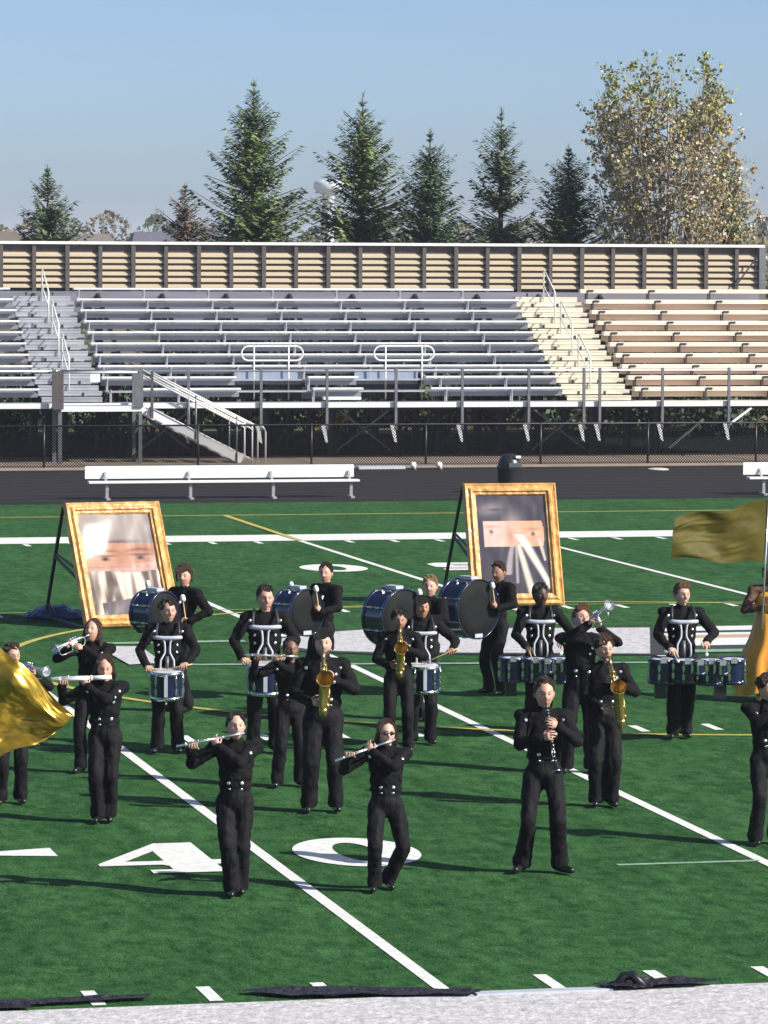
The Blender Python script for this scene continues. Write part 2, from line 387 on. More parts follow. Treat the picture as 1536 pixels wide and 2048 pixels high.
# bolts under the tan seats
b = MB(); b.box(-.09, .09, -.016, .0, -.028, .028); clip = b.mesh('splice_plate')
for i in range(10):
    for k in range(7):
        x = 15.6+k*1.857-.35*0
        for dx in (.55,):
            if 15.9 < x+dx < X1-.3:
                o = link('splice_plate', clip, M['steel_dark'], gs); o.location = Vector((x+dx, YS(i)-.13, ZT(i)+.335))-GO
# deck
for (a, c, m) in ((X0, 13.85, 'alu_step'), (13.86, X1, 'tan_step')):
    for k in range(4):
        b = MB(); b.box(a, c, 78.0+k*.29, 78.28+k*.29, 1.55, 1.59); G(b, 'deck_plank', M[m])
b = MB(); b.box(X0, X1+.1, 77.92, 77.985, 1.47, 1.61); G(b, 'deck_beam', M['alu'])
b = MB(); b.box(X0, X1, 79.3, 79.34, 1.35, 1.545); G(b, 'deck_beam', M['steel_dark'])
for (a, c) in ((4.8, 6.7), (8.2, 10.0)):      # wheelchair bays
    b = MB(); b.box(a, c, 80.26, 80.29, 1.62, 2.40); G(b, 'bay_panel', M['steel_dark'])
    b = MB(); b.box(a, c, 80.23, 80.255, 2.02, 2.36); G(b, 'bay_panel', mat('blue_grey_panel', (.24, .29, .38), .4, vary=.1))
# low ramp seats between the bays
b = MB(); b.box(6.95, 8.0, 78.45, 78.7, 1.66, 1.74); G(b, 'low_bench', M['alu'])
b = MB(); b.box(7.1, 7.14, 78.5, 78.6, 1.6, 1.66); b.box(7.8, 7.84, 78.5, 78.6, 1.6, 1.66); G(b, 'bench_support', M['steel'])
b = MB(); b.box(6.72, 8.1, 80.2, 80.24, 1.62, 1.95); G(b, 'bay_panel', M['alu_dark'])
# aisles
for a, c, m in ((-.72, 1.02, 'alu_step'), (13.88, 15.82, 'tan_step')):
    for i in range(10):
        y = YS(i)-.35; z = ZT(i)
        b = MB(); b.box(a, c, y, y+.29, z-.04, z); b.box(a, c, y+.005, y+.02, z-.12, z-.045) if i else None; G(b, 'aisle_step', M[m])
        b = MB(); b.box(a+.05, c-.05, y+.30, y+.60, z+.105, z+.145); b.box(a+.05, c-.05, y+.31, y+.325, z+.01, z+.10); G(b, 'aisle_step', M[m])
        b = MB(); b.box(a+.45, a+.5, y+.60, y+.62, z+.16, z+.26); b.box(a+1.2, a+1.25, y+.60, y+.62, z+.16, z+.26); G(b, 'step_bracket', M['steel_dark'])
# aisle handrails
for xc in (.15, 14.75):
    for i0 in (1, 4, 7):
        p0 = (xc, YS(i0)-.1, ZT(i0)); p1 = (xc+.0, YS(i0+2)-.1, ZT(i0+2))
        t = Vector((0, 0, .92)); a, c = Vector(p0), Vector(p1)
        b = MB(); b.tube([a, a+t*.93, a+t+Vector((0, .06, 0)), c+t-Vector((0, .06, 0)), c+t*.93, c], .022, 8)
        b.tube([a+t*.5, c+t*.5], .018, 8); G(b, 'aisle_handrail', M['white_rail'], True)
# oval guard rails above the bays
for xa, xb, l1, l2 in ((5.0, 6.72, 5.35, 6.32), (8.72, 10.42, 9.05, 10.08)):
    z0, z1 = 2.68, 3.07; r = (z1-z0)/2; pts = []
    for k in range(13):
        a = R(90+180*k/12); pts.append((xa+r+r*math.cos(a), 80.1, z0+r+r*math.sin(a)))
    for k in range(13):
        a = R(-90+180*k/12); pts.append((xb-r+r*math.cos(a), 80.1, z0+r+r*math.sin(a)))
    pts.append(pts[0]); b = MB(); b.tube(pts, .024, 8, caps=False); G(b, 'oval_guard', M['white_rail'], True)
    for l in (l1, l2):
        b = MB(); b.tube([(l, 80.1, 1.6), (l, 80.1, z1)], .022, 8); G(b, 'oval_guard_leg', M['white_rail'], True)
# front railing
px_posts = [-4.4, -2.5, 3.12, 5.1, 6.91, 8.82, 10.67, 12.54, 14.1, 14.55, 16.34, 18.25, 20.1, 21.9]
for x in px_posts:
    b = MB(); b.box(x-.035, x+.035, 77.83, 77.90, .86, 2.53); G(b, 'rail_post', M['steel'])
    b = MB(); b.add([(x-.17, 77.84, 1.02), (x-.03, 77.84, .98), (x+.03, 77.84, .52), (x-.04, 77.84, .55), (x-.17, 77.89, 1.02), (x-.03, 77.89, .98), (x+.03, 77.89, .52), (x-.04, 77.89, .55)],
        [(3,2,1,0),(4,5,6,7),(0,1,5,4),(1,2,6,5),(2,3,7,6),(3,0,4,7)]); G(b, 'gusset_plate', M['alu'])
xs = px_posts
for xa, xb in ((X0, -.35), (1.95, X1)):
    b = MB(); b.tube([(xa, 77.87, 2.47), (xb, 77.87, 2.47)], .028, 8); G(b, 'guard_rail', M['alu'], True)
for x in [1.3+1.0*0]+[]: pass
b = MB(); b.tube([(-.35, 77.87, 2.47), (1.9, 77.87, 2.47)], .03, 8); G(b, 'guard_rail', M['steel'], True)
# understructure
for k in range(-3, 9):
    x = 1.05+k*1.857*1.0+.9
    for (x_, y_) in ((x+.0, 80.0), (x, 82.8), (x, 85.6)):
        h = ZT(0) if y_ < 81 else (ZT(5)-.2 if y_ < 84 else ZT(9)-.2)
        b = MB(); b.box(x_-.10, x_+.10, y_-.008, y_+.008, 0, h); b.box(x_-.10, x_-.085, y_-.09, y_+.09, 0, h); b.box(x_+.085, x_+.10, y_-.09, y_+.09, 0, h)
        G(b, 'column', M['steel_dark'])
    b = MB(); b.beam((x, 79.2, ZT(0)-.1), (x, 85.9, ZT(9)+.2), .08, .16); G(b, 'stringer', M['steel_dark'])
for k in range(-3, 9):
    x = 1.05+k*1.857+.9
    if k % 3 == 0: 
        b = MB(); b.beam((x+.1, 80.1, .15), (x+1.75, 80.1, 1.4), .04, .05); b.beam((x+.1, 80.15, 1.4), (x+1.75, 80.15, .15), .04, .05); G(b, 'cross_brace', M['steel'])
b = MB(); b.beam((18.3, 78.0, .95), (18.95, 78.0, 1.42), .05, .06); G(b, 'cross_brace', M['alu'])
b = MB(); b.beam((17.3, 80.3, .2), (18.3, 80.3, 1.0), .05, .06); G(b, 'cross_brace', M['alu'])

# ------------------------------------------------------------ louvred wall
WO = Vector((8, 86, 0))
lw = empty('louvered_wall', 'tan louvered screen wall along the top row of the bleachers', 'screen wall', WO)
b = MB(); b.box(-.06, .06, -.07, .07, 4.45, 5.83); post_big = b.mesh('wall_post')
b = MB(); b.box(-.055, .055, -.05, .05, 4.45, 5.83); post_small = b.mesh('wall_post')
wp = .15+.951*np.arange(-7, 23)
for k, x in enumerate(wp):
    o = link('wall_post', post_small if k % 2 else post_big, M['post'], lw); o.location = Vector((x, 86.0, 0))-WO
b = MB(); b.box(21.75, 21.95, 85.9, 86.1, 4.3, 5.83); b.build('wall_post', M['steel'], lw, off=WO)
b = MB(); b.box(wp[0], 21.92, 85.90, 86.12, 5.835, 5.915); b.build('top_cap', M['white_rail'], lw, off=WO)
b = MB(); b.box(wp[0], 21.74, 86.075, 86.10, 5.62, 5.83); b.build('backing_panel', M['post'], lw, off=WO)
b = MB(); w = .951-.02
b.add([(0, -.03, .02), (w, -.03, .02), (w, -.085, .035), (0, -.085, .035), (0, -.078, .085), (w, -.078, .085), (w, .02, .172), (0, .02, .172), (0, .035, .16), (w, .035, .16)],
      [(0, 1, 2, 3), (3, 2, 5, 4), (4, 5, 6, 7), (7, 6, 9, 8), (8, 9, 1, 0), (0, 3, 4, 7, 8), (1, 9, 6, 5, 2)])
sl = b.mesh('slat')
b = MB(); b.box(wp[0], 21.74, 86.135, 86.15, 4.5, 5.62); b.build('backing_panel', M['post'], lw, off=WO)
for x in wp:
    for j in range(6):
        ww = min(w, 21.75-x-.01)
        if ww < .1: continue
        o = link('slat', sl, M['slat'], lw); o.location = Vector((x+.01, 86.09, 4.56+j*.178))-WO; o.scale = (ww/w, 1, 1)
        if x == wp[-2]: pass
b = MB(); b.beam((21.0, 85.82, 4.7), (21.6, 85.82, 5.5), .03, .04); b.build('brace', M['steel_dark'], lw, off=WO)

# ------------------------------------------------------------ access stairs
SO = Vector((1.6, 77.3, 0))
st = empty('access_stairs', 'aluminium stairs with handrails climbing to the bleacher deck on the left', 'stairs', SO)
def T(mb, name, m, smooth=False): return mb.build(name, m, st, smooth, off=SO)
for x, y, w in ((-.52, 76.75, .10), (1.62, 76.75, .09), (-.52, 77.75, .1), (1.62, 77.75, .09)):
    b = MB(); b.box(x-w/2, x+w/2, y-w/2, y+w/2, .06, 2.52); T(b, 'landing_post', M['steel'])
for k in range(4):
    b = MB(); b.box(-.5, 1.75, 76.75+k*.285, 77.02+k*.285, 1.52, 1.565); T(b, 'landing_plank', M['alu_step'])
b = MB(); b.box(-.5, 1.75, 76.68, 76.735, 1.44, 1.58); T(b, 'landing_beam', M['alu'])
b = MB(); b.box(-.72, -.44, 76.6, 76.65, 1.5, 2.5); T(b, 'side_panel', M['post'])
b = MB(); b.box(1.45, 1.68, 76.62, 76.66, 1.55, 2.45); T(b, 'side_panel', M['steel'])
b = MB(); b.box(1.88, 1.95, 76.6, 76.66, 1.25, 2.5); T(b, 'side_panel', M['post'])
b = MB(); b.tube([(-.5, 76.75, 2.47), (1.65, 76.75, 2.47)], .022, 8); T(b, 'top_rail', M['alu'], True)
for y in (76.7, 77.75):
    b = MB(); b.beam((1.8, y, 1.45), (4.35, y, .12), .05, .2); T(b, 'stringer', M['alu'])
    for dz in (0, -.14, -.95+.0):
        b = MB(); b.tube([(1.85, y-.03, 2.5+dz), (4.65, y-.03, 1.08+dz+.0)], .026 if dz > -.5 else .02, 8); T(b, 'handrail', M['white_rail'], True)
    for x, z in ((4.62, 1.08), (4.2, 1.28), (3.1, 1.85)):
        b = MB(); b.tube([(x, y-.03, .1 if x > 4 else .7), (x, y-.03, z)], .026, 8); T(b, 'rail_post', M['white_rail'] if x > 4.3 else M['steel'], True)
    b = MB(); b.tube([(4.65, y-.03, 1.08), (4.9, y-.03, 1.02), (4.98, y-.03, .9), (4.98, y-.03, .08)], .024, 8); T(b, 'rail_end', M['white_rail'], True)
for k in range(8):
    x = 1.95+k*.31; z = 1.42-k*.172
    b = MB(); b.box(x, x+.3, 76.74, 77.72, z-.04, z); T(b, 'tread', M['alu_step'])

# ------------------------------------------------------------ chain-link fence
FO = Vector((8, 75, 0))
fe = empty('chain_link_fence', 'low black chain-link fence between the track and the bleachers', 'fence', FO)
fx = [-7.2, -4.2, -1.2, 2.85, 5.87, 8.96, 12.1, 15.07, 18.1, 21.1, 24.1]
for x in fx:
    b = MB(); b.tube([(x, 75.0, 0), (x, 75.0, 1.18)], .03, 8); b.build('fence_post', M['black'], fe, True, off=FO)
b = MB(); b.tube([(-10, 75.0, 1.14), (26, 75.0, 1.14)], .022, 8); b.build('top_rail', M['steel_dark'], fe, True, off=FO)
b = MB()
for k in range(int(36/.075)):
    x = -10+k*.075
    for s in (-1, 1):
        a = (x, 75.02, .04); c = (x+s*1.08, 75.02, 1.12)
        b.add([(a[0]-.010, a[1], a[2]), (a[0]+.010, a[1], a[2]), (c[0]+.010, c[1], c[2]), (c[0]-.010, c[1], c[2])], [(0, 1, 2, 3)])
o = b.build('wire_mesh', M['vinyl'], fe, off=FO); o['kind'] = 'stuff'

# ------------------------------------------------------------ team benches
def bench(x0, x1, y, z, label, legs):
    O = Vector(((x0+x1)/2, y, 0)); r = empty('team_bench', label, 'bench', O, group='team benches beside the track')
    b = MB(); b.box(x0-.03, x1-.05, y+.28, y+.32, z+.47, z+.76); b.build('backrest', M['bench'], r, off=O)
    b = MB(); b.box(x0, x1, y-.13, y+.14, z+.385, z+.43); b.build('seat', M['bench'], r, off=O)
    for x in legs:
        b = MB(); b.box(x-.035, x+.035, y-.04, y+.04, z, z+.385); b.box(x-.04, x+.05, y-.2, y+.22, z, z+.05); b.build('leg', M['bench_leg'], r, off=O)
        b = MB(); b.beam((x, y+.1, z+.36), (x, y+.27, z+.62), .05, .04); b.build('back_bracket', M['bench_leg'], r, off=O)
bench(-2.05, 4.28, 62.4, .0, 'long white aluminium team bench with backrest behind the left picture frame', [-1.62, .32, 2.26, 4.1])
bench(13.62, 19.9, 62.0, .0, 'white team bench at the right edge above the olive flag', [14.0, 16, 18, 19.6])

# ------------------------------------------------------------ things on the track
o_ = Vector((8.75, 74.0, 0)); r = empty('wheeled_cart', 'small pale trolley frame with two white wheels lying beside the track', 'trolley', o_)
for x in (8.38, 9.08):
    b = MB(); b.lathe([(0.001, -.05), (.065, -.05), (.08, -.02), (.08, .02), (.065, .05), (.001, .05)], (x, 74.0, .12), (0, 1, 0), 18); b.build('wheel', M['bench'], r, True, off=o_)
    b = MB(); b.cap((x, 73.9, .05), (x+.02, 73.9, .02), .05, .04); b.build('foot', M['bench_leg'], r, True, off=o_)
b = MB(); b.beam((8.3, 74.0, .12), (9.2, 74.0, .12), .05, .03); b.build('axle', M['steel'], r, off=o_)
b = MB(); b.box(6.9, 8.15, 73.9, 74.3, .02, .09); b.build('platform', M['grey_strip'], r, off=o_)
b = MB(); b.ell((14.62, 72.6, .03), .30, .25, .045); tag(b.build('rubber_mat', mat('pale_mat', (.5, .46, .4), .8), None, True), 'small pale oval pad lying on the track near the fence', 'pad')
b = MB(); O = Vector((8.22, 63.6, 0)); r = empty('trash_can', 'black barrel bin with a domed lid behind the right picture frame', 'trash can', O)
b.lathe([(.001, 0), (.25, .0), (.27, .1), (.285, .58), (.29, .60)], O, n=28); b.build('barrel', M['plastic'], r, True, off=O)
b = MB(); b._lathe([(.30, .56), (.31, .60), (.30, .64), (.275, .70), (.25, .80), (.19, .88), (.10, .93), (.001, .945)], O, (0, 0, 1), 28); ld = b.build('domed_lid', M['plastic'], r, True, off=O)
b = MB(); b.box(8.30, 8.42, 63.32, 63.375, .84, .90); b.build('lid_sticker', M['white_enamel_and_glare'], r, off=O)
b = MB(); b.box(8.12, 8.42, 63.27, 63.33, .63, .73); b.build('lid_flap', mat('grey_flap', (.09, .09, .1), .4), r, off=O)

# ------------------------------------------------------------ framed picture props
def lerp(a, b, t): return a+(b-a)*t
def sstep(a, b, x): return np.clip((x-a)/(b-a), 0, 1)**2*(3-2*np.clip((x-a)/(b-a), 0, 1))
def paint_left(u, v):
    c = np.empty(u.shape+(3,)); c[:] = (.30, .25, .225)
    nz_ = np.vectorize(lambda a, b: noise.noise(Vector((a, b, 1.7)))); N1 = nz_(u*5, v*4); N2 = nz_(u*13+4, v*3.2+9)
    c *= (1+.25*N1)[..., None]; e = sstep(.84, .95, u)[..., None]*sstep(.4, .7, v)[..., None]; c = lerp(c, np.array((.16, .13, .13)), e*.7)
    e = np.exp(-(((u-.5)/.28)**2+((v-.715)/.02)**2)); c = lerp(c, np.array((.10, .06, .06)), (e*.85)[..., None])
    band = (v > .50+.015*np.sin(u*9)) & (v < .705+.015*np.sin(u*6)); sk_ = lerp(np.array((.50, .26, .17)), np.array((.36, .17, .11)), sstep(.2, .9, u)[..., None]); c = np.where(band[..., None], sk_, c)
    for ex in (.30, .76):
        e = np.exp(-(((u-ex)/.17)**2+((v-.642+.55*(u-ex)**2)/.015)**2)); c = lerp(c, np.array((.13, .055, .04)), (e*.85*band)[..., None])
        e = np.exp(-(((u-ex)/.11)**2+((v-.562)/.016)**2)); c = lerp(c, np.array((.42, .30, .26)), (e*.9*band)[..., None])
        e = np.exp(-(((u-ex)/.055)**2+((v-.560)/.020)**4)); c = lerp(c, np.array((.02, .01, .008)), (e*.97*band)[..., None])
        e = np.exp(-(((u-ex)/.14)**2+((v-.590)/.010)**2)); c = lerp(c, np.array((.07, .03, .022)), (e*.9*band)[..., None])
    b2 = (v > .43+.01*np.sin(u*8)) & ~band & (v < .52); c[b2] = (.42, .25, .20)
    e = np.exp(-((v-.475)/.008)**2)*(N2 > -.1); c = lerp(c, np.array((.30, .16, .13)), (e*.7)[..., None])
    low = (v <= .43+.01*np.sin(u*8)); f = np.clip(.5+1.5*N2+.35*np.sin(u*11+6*v), 0, 1)
    c = np.where(low[..., None], lerp(np.array((.09, .06, .05)), np.array((.62, .52, .42)), (f**1.3)[..., None]), c)
    d = v < .12+.10*u; c = np.where((d & (u > .15))[..., None], np.array((.10, .08, .09)), c)
    return c
def paint_right(u, v):
    c = np.empty(u.shape+(3,)); c[:] = (.045, .038, .05)
    e = np.exp(-(((u-.5)/.12)**2+((v-.72)/.10)**2)); c = lerp(c, np.array((.26, .23, .22)), (e*.8)[..., None])
    e = np.exp(-(((u-.22-(v-.85)*.7)/.16)**2+((v-.85)/.06)**2)); c = lerp(c, np.array((.22, .19, .20)), e[..., None])
    e = np.exp(-(((u-.28)/.1)**2+((v-.84)/.014)**2)); c = lerp(c, np.array((.03, .02, .03)), (e*.8)[..., None])
    band = (v > .48) & (v < .73) & (u > .10) & ~((u > .93-(v-.6)**2*1.5))
    skin = lerp(np.array((.66, .42, .36)), np.array((.62, .33, .20)), sstep(.3, .7, u)[..., None])
    c = np.where(band[..., None], skin, c)
    e = np.exp(-(((u-.47)/.05)**2+((v-.58)/.09)**2)); c = lerp(c, np.array((.36, .15, .09)), (e*.6*band)[..., None])
    for ex, ey in ((.21, .625), (.78, .60)):
        e = np.exp(-(((u-ex)/.075)**2+((v-ey)/.02)**2)); c = lerp(c, np.array((.70, .55, .50)), (e*.7*band)[..., None])
        e = np.exp(-(((u-ex)/.03)**2+((v-ey)/.022)**2)); c = lerp(c, np.array((.05, .02, .02)), (e*.95*band)[..., None])
        e = np.exp(-(((u-ex)/.10)**2+((v-ey-.05)/.012)**2)); c = lerp(c, np.array((.25, .12, .08)), (e*.6*band)[..., None])
    def ray(u0, v0, u1, v1, w0, w1, col, c):
        t = np.clip((v0-v)/(v0-v1), 0, 1); uc = u0+(u1-u0)*t**.9; w = w0+(w1-w0)*t; msk = np.exp(-((u-uc)/w)**4)*((v < v0) & (v > v1))
        return lerp(c, np.array(col), msk[..., None]*.9)
    c = ray(.58, .60, .98, .06, .07, .035, (.76, .68, .60), c)
    c = ray(.56, .50, .72, -.0, .035, .05, (.70, .60, .50), c)
    c = ray(.48, .48, .40, .20, .03, .05, (.34, .28, .30), c)
    c = ray(.85, .56, .92, .34, .03, .015, (.62, .5, .45), c)
    c = ray(.54, .50, .52, .12, .02, .02, (.36, .3, .32), c)
    return c
def picture(name, BL, BR, lean, top, fn, label, crinkle, seed):
    BL = Vector((*BL, zf(BL[1]))); BR = Vector((*BR, zf(BR[1]))); e = (BR-BL); W = e.length; e.normalize()
    back = Vector((0, 0, 1)).cross(e)
    if back.y < 0: back = -back
    up = (back*lean+Vector((0, 0, top))); Hh = up.length; up.normalize(); n = e.cross(up)
    if n.y > 0: n = -n
    root = empty('picture_frame_prop', label, 'picture frame', (BL+BR)/2); O = (BL+BR)/2
    fwid = .20
    def P(u, v, d): return BL+e*u*W+up*(v*Hh+.02)+n*d
    # canvas grid
    nx, ny = 90, 120; U, V = np.meshgrid(np.linspace(0, 1, nx+1), np.linspace(0, 1, ny+1)); cols = fn(U, V)
    b = MB(); fu, fv = fwid/W*.82, fwid/Hh*.82
    for j in range(ny+1):
        for i in range(nx+1):
            u, v = U[j, i], V[j, i]; q = noise.noise(Vector((u*5+seed, v*7, 2)))*.6+noise.noise(Vector((u*12+seed, v*6, 5)))*.3; gl = math.exp(-((u-.2)/.26)**4-((v-.74)/.22)**4) if seed == 3 else 0; q = q*(1-.75*gl)
            b.v.append(tuple(P(lerp(fu, 1-fu, u), lerp(fv, 1-fv, v), .01+crinkle*q+gl*(-.13*(u-.2)*W*.75+.13*(v-.74)*Hh*.8)))); b.c.append(tuple(cols[j, i]))
    for j in range(ny):
        for i in range(nx): b.f.append((j*(nx+1)+i, j*(nx+1)+i+1, (j+1)*(nx+1)+i+1, (j+1)*(nx+1)+i))
    b.build('picture', M['canvas'], root, True, off=O)
    b = MB(); c0 = [P(.02, .02, -.03), P(.98, .02, -.03), P(.98, .98, -.03), P(.02, .98, -.03)]; b.add(c0, [(0, 1, 2, 3)]); b.build('backing_board', M['black'], root, off=O)
    # moulded frame sides with mitred ends: profile across the width (t from outer edge inward, depth)
    prof = [(0, -.02), (0, .035), (.025, .07), (.05, .055), (.075, .05), (.11, .085), (.14, .08), (.155, .05), (.185, .045), (.2, .02), (.2, -.02)]
    corners = [((0, 0), (1, 0)), ((1, 0), (1, 1)), ((1, 1), (0, 1)), ((0, 1), (0, 0))]
    for (a, c) in corners:
        b = MB(); K = 26; m_ = len(prof)
        for k in range(K+1):
            t = k/K
            for w, d in prof:
                ua, va = a; uc, vc = c
                ia = (w/W if ua == 0 else 1-w/W, w/Hh if va == 0 else 1-w/Hh); ic = (w/W if uc == 0 else 1-w/W, w/Hh if vc == 0 else 1-w/Hh)
                wob = noise.noise(Vector((k*.55+seed*3, w*9, ua*3+va*7)))*crinkle*.9
                b.v.append(tuple(P(lerp(ia[0], ic[0], t), lerp(ia[1], ic[1], t), d+wob)))
        for k in range(K):
            for j in range(m_-1): b.f.append((k*m_+j, (k+1)*m_+j, (k+1)*m_+j+1, k*m_+j+1))
        b.build('frame_side', M['gold_frame'], root, False, off=O)
    # rear A-frame legs
    for u in (.01, .99):
        tpt = P(u, .985, -.06); foot = BL+e*u*W+back*(lean*.0+1.95)+Vector((0, 0, .06)); foot.z = zf(foot.y)+.05
        b = MB(); b.beam(tpt, foot, .045, .045); b.build('support_leg', M['black'], root, off=O)
        q1 = tpt+(foot-tpt)*.45; q2 = P(u, .42, -.05)
        b = MB(); b.beam(q1, Vector((q2.x, q2.y, q1.z-.02)) if False else q2, .035, .035); b.build('strut', M['black'], root, off=O)
        b = MB(); q3 = tpt+(foot-tpt)*.42; b.beam(q3, P(u, .62-.12, -.05), .03, .03); b.build('strut', M['black'], root, off=O)
        b = MB(); b.beam(foot+Vector((0, 0, -.01)), P(u, .02, -.08), .04, .04); b.build('base_rail', M['black'], root, off=O)
        b = MB(); q = tpt+(foot-tpt)*.87; b.beam(q, lerp(foot, P(u, .0, -.08), .22), .03, .03); b.build('strut', M['black'], root, off=O)
        b = MB(); b.lathe([(.001, -.03), (.05, -.03), (.06, 0), (.05, .03), (.001, .03)], foot+Vector((0, 0, .01)), e, 14); b.build('wheel', M['ebony'], root, True, off=O)
    return root, BL, BR, back, e
picture('L', (-7.27, 29.95), (-5.76, 30.2), 1.05, 1.80, paint_left, 'leaning gold frame holding a crumpled pale portrait collage, glaring in the sun', .013, 3)
picture('R', (-.61, 32.7), (.93, 32.7), .64, 1.92, paint_right, 'leaning gold frame holding a dark portrait collage with an eye strip', .008, 8)
b = MB(); b.ell((-7.45, 32.0, .15), .32, .38, .13); b.ell((-7.2, 31.8, .13), .28, .3, .10); b.ell((-7.65, 32.1, .11), .22, .3, .08); b.ell((-7.35, 31.85, .22), .16, .2, .09)
me = remeshed(b, .02, 2, 'tarp'); a = co(me); nn = nrm(me)
a += nn*np.array([noise.noise(Vector(p)*9)*.03+noise.noise(Vector(p)*22)*.012 for p in a])[:, None]; a[:, 2] = np.maximum(a[:, 2], .09); setco(me, a)
tag(link('sandbag', me, M['tarp_blue'], None, True), 'crumpled blue tarpaulin sandbag weighing down the left frame base', 'sandbag')

b = MB(); b.box(.46, .72, 77.80, 77.815, 2.18, 2.40); tag(b.build('paper_sign', M['white_enamel_and_glare']), 'small blank white sheet fixed to the railing by the left aisle', 'sign')
# black tarps and strips on the near sideline
def rag(name, poly, hgt, m, label, cat, seed):
    xs = [p[0] for p in poly]; ysv = [p[1] for p in poly]; bm = bmesh.new(); bm.faces.new([bm.verts.new((x, y, 0)) for x, y in poly])
    bmesh.ops.triangulate(bm, faces=bm.faces[:]); bmesh.ops.subdivide_edges(bm, edges=bm.edges[:], cuts=5, use_grid_fill=True); bmesh.ops.triangulate(bm, faces=bm.faces[:])
    bmesh.ops.subdivide_edges(bm, edges=bm.edges[:], cuts=1)
    for v in bm.verts:
        q = Vector((v.co.x*4+seed, v.co.y*9, 0)); v.co.z = zf(v.co.y)+.02+hgt*(.5+.5*noise.noise(q))+.3*hgt*noise.noise(q*4)
        v.co.x += .02*noise.noise(q*3); v.co.y += .02*noise.noise(q*3+Vector((9, 0, 0)))
    me = bpy.data.meshes.new(name); bm.to_mesh(me); bm.free(); return tag(link(name, me, m, None, True), label, cat)
rag('tarp', [(-12.9, .30), (-12.9, .08), (-12.42, -.05), (-12.42, .12), (-11.5, .2), (-11.42, .36), (-12.3, .33)], .03, M['tarp'], 'rumpled black tarp lying along the near sideline at far left', 'tarp', 1)
rag('tarp', [(-10.75, .34), (-10.54, .42), (-10.21, .44), (-9.5, .26), (-8.88, .02), (-9.0, -.14), (-9.7, -.02), (-10.35, .05)], .028, M['tarp'], 'long black tarp over the sideline where the forty yard line ends', 'tarp', 2)
rag('tarp', [(-8.0, .05), (-7.72, .14), (-7.2, .16), (-6.92, .0), (-7.15, -.12), (-7.85, -.13)], .05, M['tarp'], 'short dark tarp with a folded peak on the right sideline', 'tarp', 3)
b = MB(); b.tube([(-7.80, .0, .03), (-7.72, .05, .10), (-7.66, .02, .11), (-7.58, -.06, .03)], [.03, .04, .04, .03], 8)
tag(b.build('folded_strap', M['black'], None, True), 'black folded strap standing up as a peak on the right tarp', 'strap')
b = MB(); b.box(-8.95, -7.85, -.10, .02, .012, .03); tag(b.build('metal_strip', M['grey_strip']), 'flat pale grey strip between the two black tarps on the sideline', 'strip')

# ------------------------------------------------------------ trees
def conifer(x, y, H, Rd, label, seed, base=(.03, .055, .028), tip=(.085, .12, .06), gappy=0., droop=.1, bend=0):
    rg = random.Random(seed); O = Vector((x, y, -.03)); r = empty('spruce_tree', label, 'tree', O, group='spruces behind the bleachers')
    b = MB(); b.tube([(0, 0, 0), (bend*.3, 0, H*.35), (bend*.8, 0, H*.7), (bend, 0, H)], [H*.016+.03, H*.012, H*.007, .008], 9); b.build('trunk', M['bark'], r, True)
    b = MB(); z = H*.06; V = b.v; F = b.f; C = b.c
    while z < H*.985:
        t = z/H; L = Rd*1.12*(1-t)**.84*(1 if t > .12 else .75+t*2)*min(1, .25+(1-t)/.16)+.04
        nb = int(9+rg.random()*3) if t < .9 else 6; a0 = rg.random()*6.28
        skipv = rg.random() < gappy*.4
        for k in range(nb):
            if rg.random() < gappy*.55: continue
            a = a0+2*math.pi*k/nb+rg.uniform(-.3, .3); l = L*rg.uniform(.62, 1.22)*(1.28 if rg.random() < .14 else 1)
            d = Vector((math.cos(a), math.sin(a), 0)); rise = lerp(-.15, .95, t**1.5)+rg.uniform(-.15, .15)
            side = Vector((-d.y, d.x, 0)); bx = bend*t
            n = max(5, int(l*17)); sh = rg.uniform(.6, 1.25)
            for i in range(n):
                s = (i+rg.random()*.6)/n; p = Vector((bx, 0, z))+d*l*s+Vector((0, 0, l*(rise*s-droop*s*s*1.6+.25*s**4)))
                for q in (-1, 1):
                    if rg.random() < .12: continue
                    tl = (.17+.24*(1-s)*min(l, 2)/1.6)*rg.uniform(.6, 1.3)*min(1, .45+(1-t)*2.2); w = rg.uniform(.035, .08)*min(1, .45+(1-t)*2.2)
                    td = (d*rg.uniform(.45, .9)+side*q*rg.uniform(.5, 1.1)+Vector((0, 0, rg.uniform(-.55, .22)))).normalized()
                    wv = td.cross(Vector((rg.uniform(-.5, .5), rg.uniform(-.5, .5), 1))).normalized()*w
                    o = len(V); V += [tuple(p-wv), tuple(p+wv), tuple(p+td*tl+wv*.25), tuple(p+td*tl-wv*.25)]; F.append((o, o+1, o+2, o+3))
                    cc = rg.random()*sh; c = tuple((2.5, 2.35, 2.2)[m]*lerp(base[m], tip[m], min(1, cc)) for m in range(3)); C += [c]*4
            # bough spine
            pe = Vector((bx, 0, z))+d*l+Vector((0, 0, l*(rise-droop*1.6+.25))); o = len(V); w_ = .02
            V += [(bx, 0, z), (bx, 0, z+.05), tuple(pe), tuple(pe+Vector((0, 0, -.012)))]; F.append((o, o+1, o+2, o+3)); C += [(.05, .035, .025)]*4
        z += lerp(.24, .15, t)*(2.0 if skipv else 1)
    for i in range(14):
        zz = H*(.965+.04*rg.random()); a = rg.random()*6.28; o = len(V)
        V += [(bend, 0, zz-.15), (bend+.02, 0, zz-.15), (bend+math.cos(a)*.12, math.sin(a)*.12, zz+.05)]; F.append((o, o+1, o+2)); C += [tip]*3
    b.build('crown', M['needles'], r)
conifer(2.63, 100, 8.4, 2.0, 'short bluish spruce standing alone at the far left behind the wall', 11, (.03, .055, .035), (.10, .135, .085), .15)
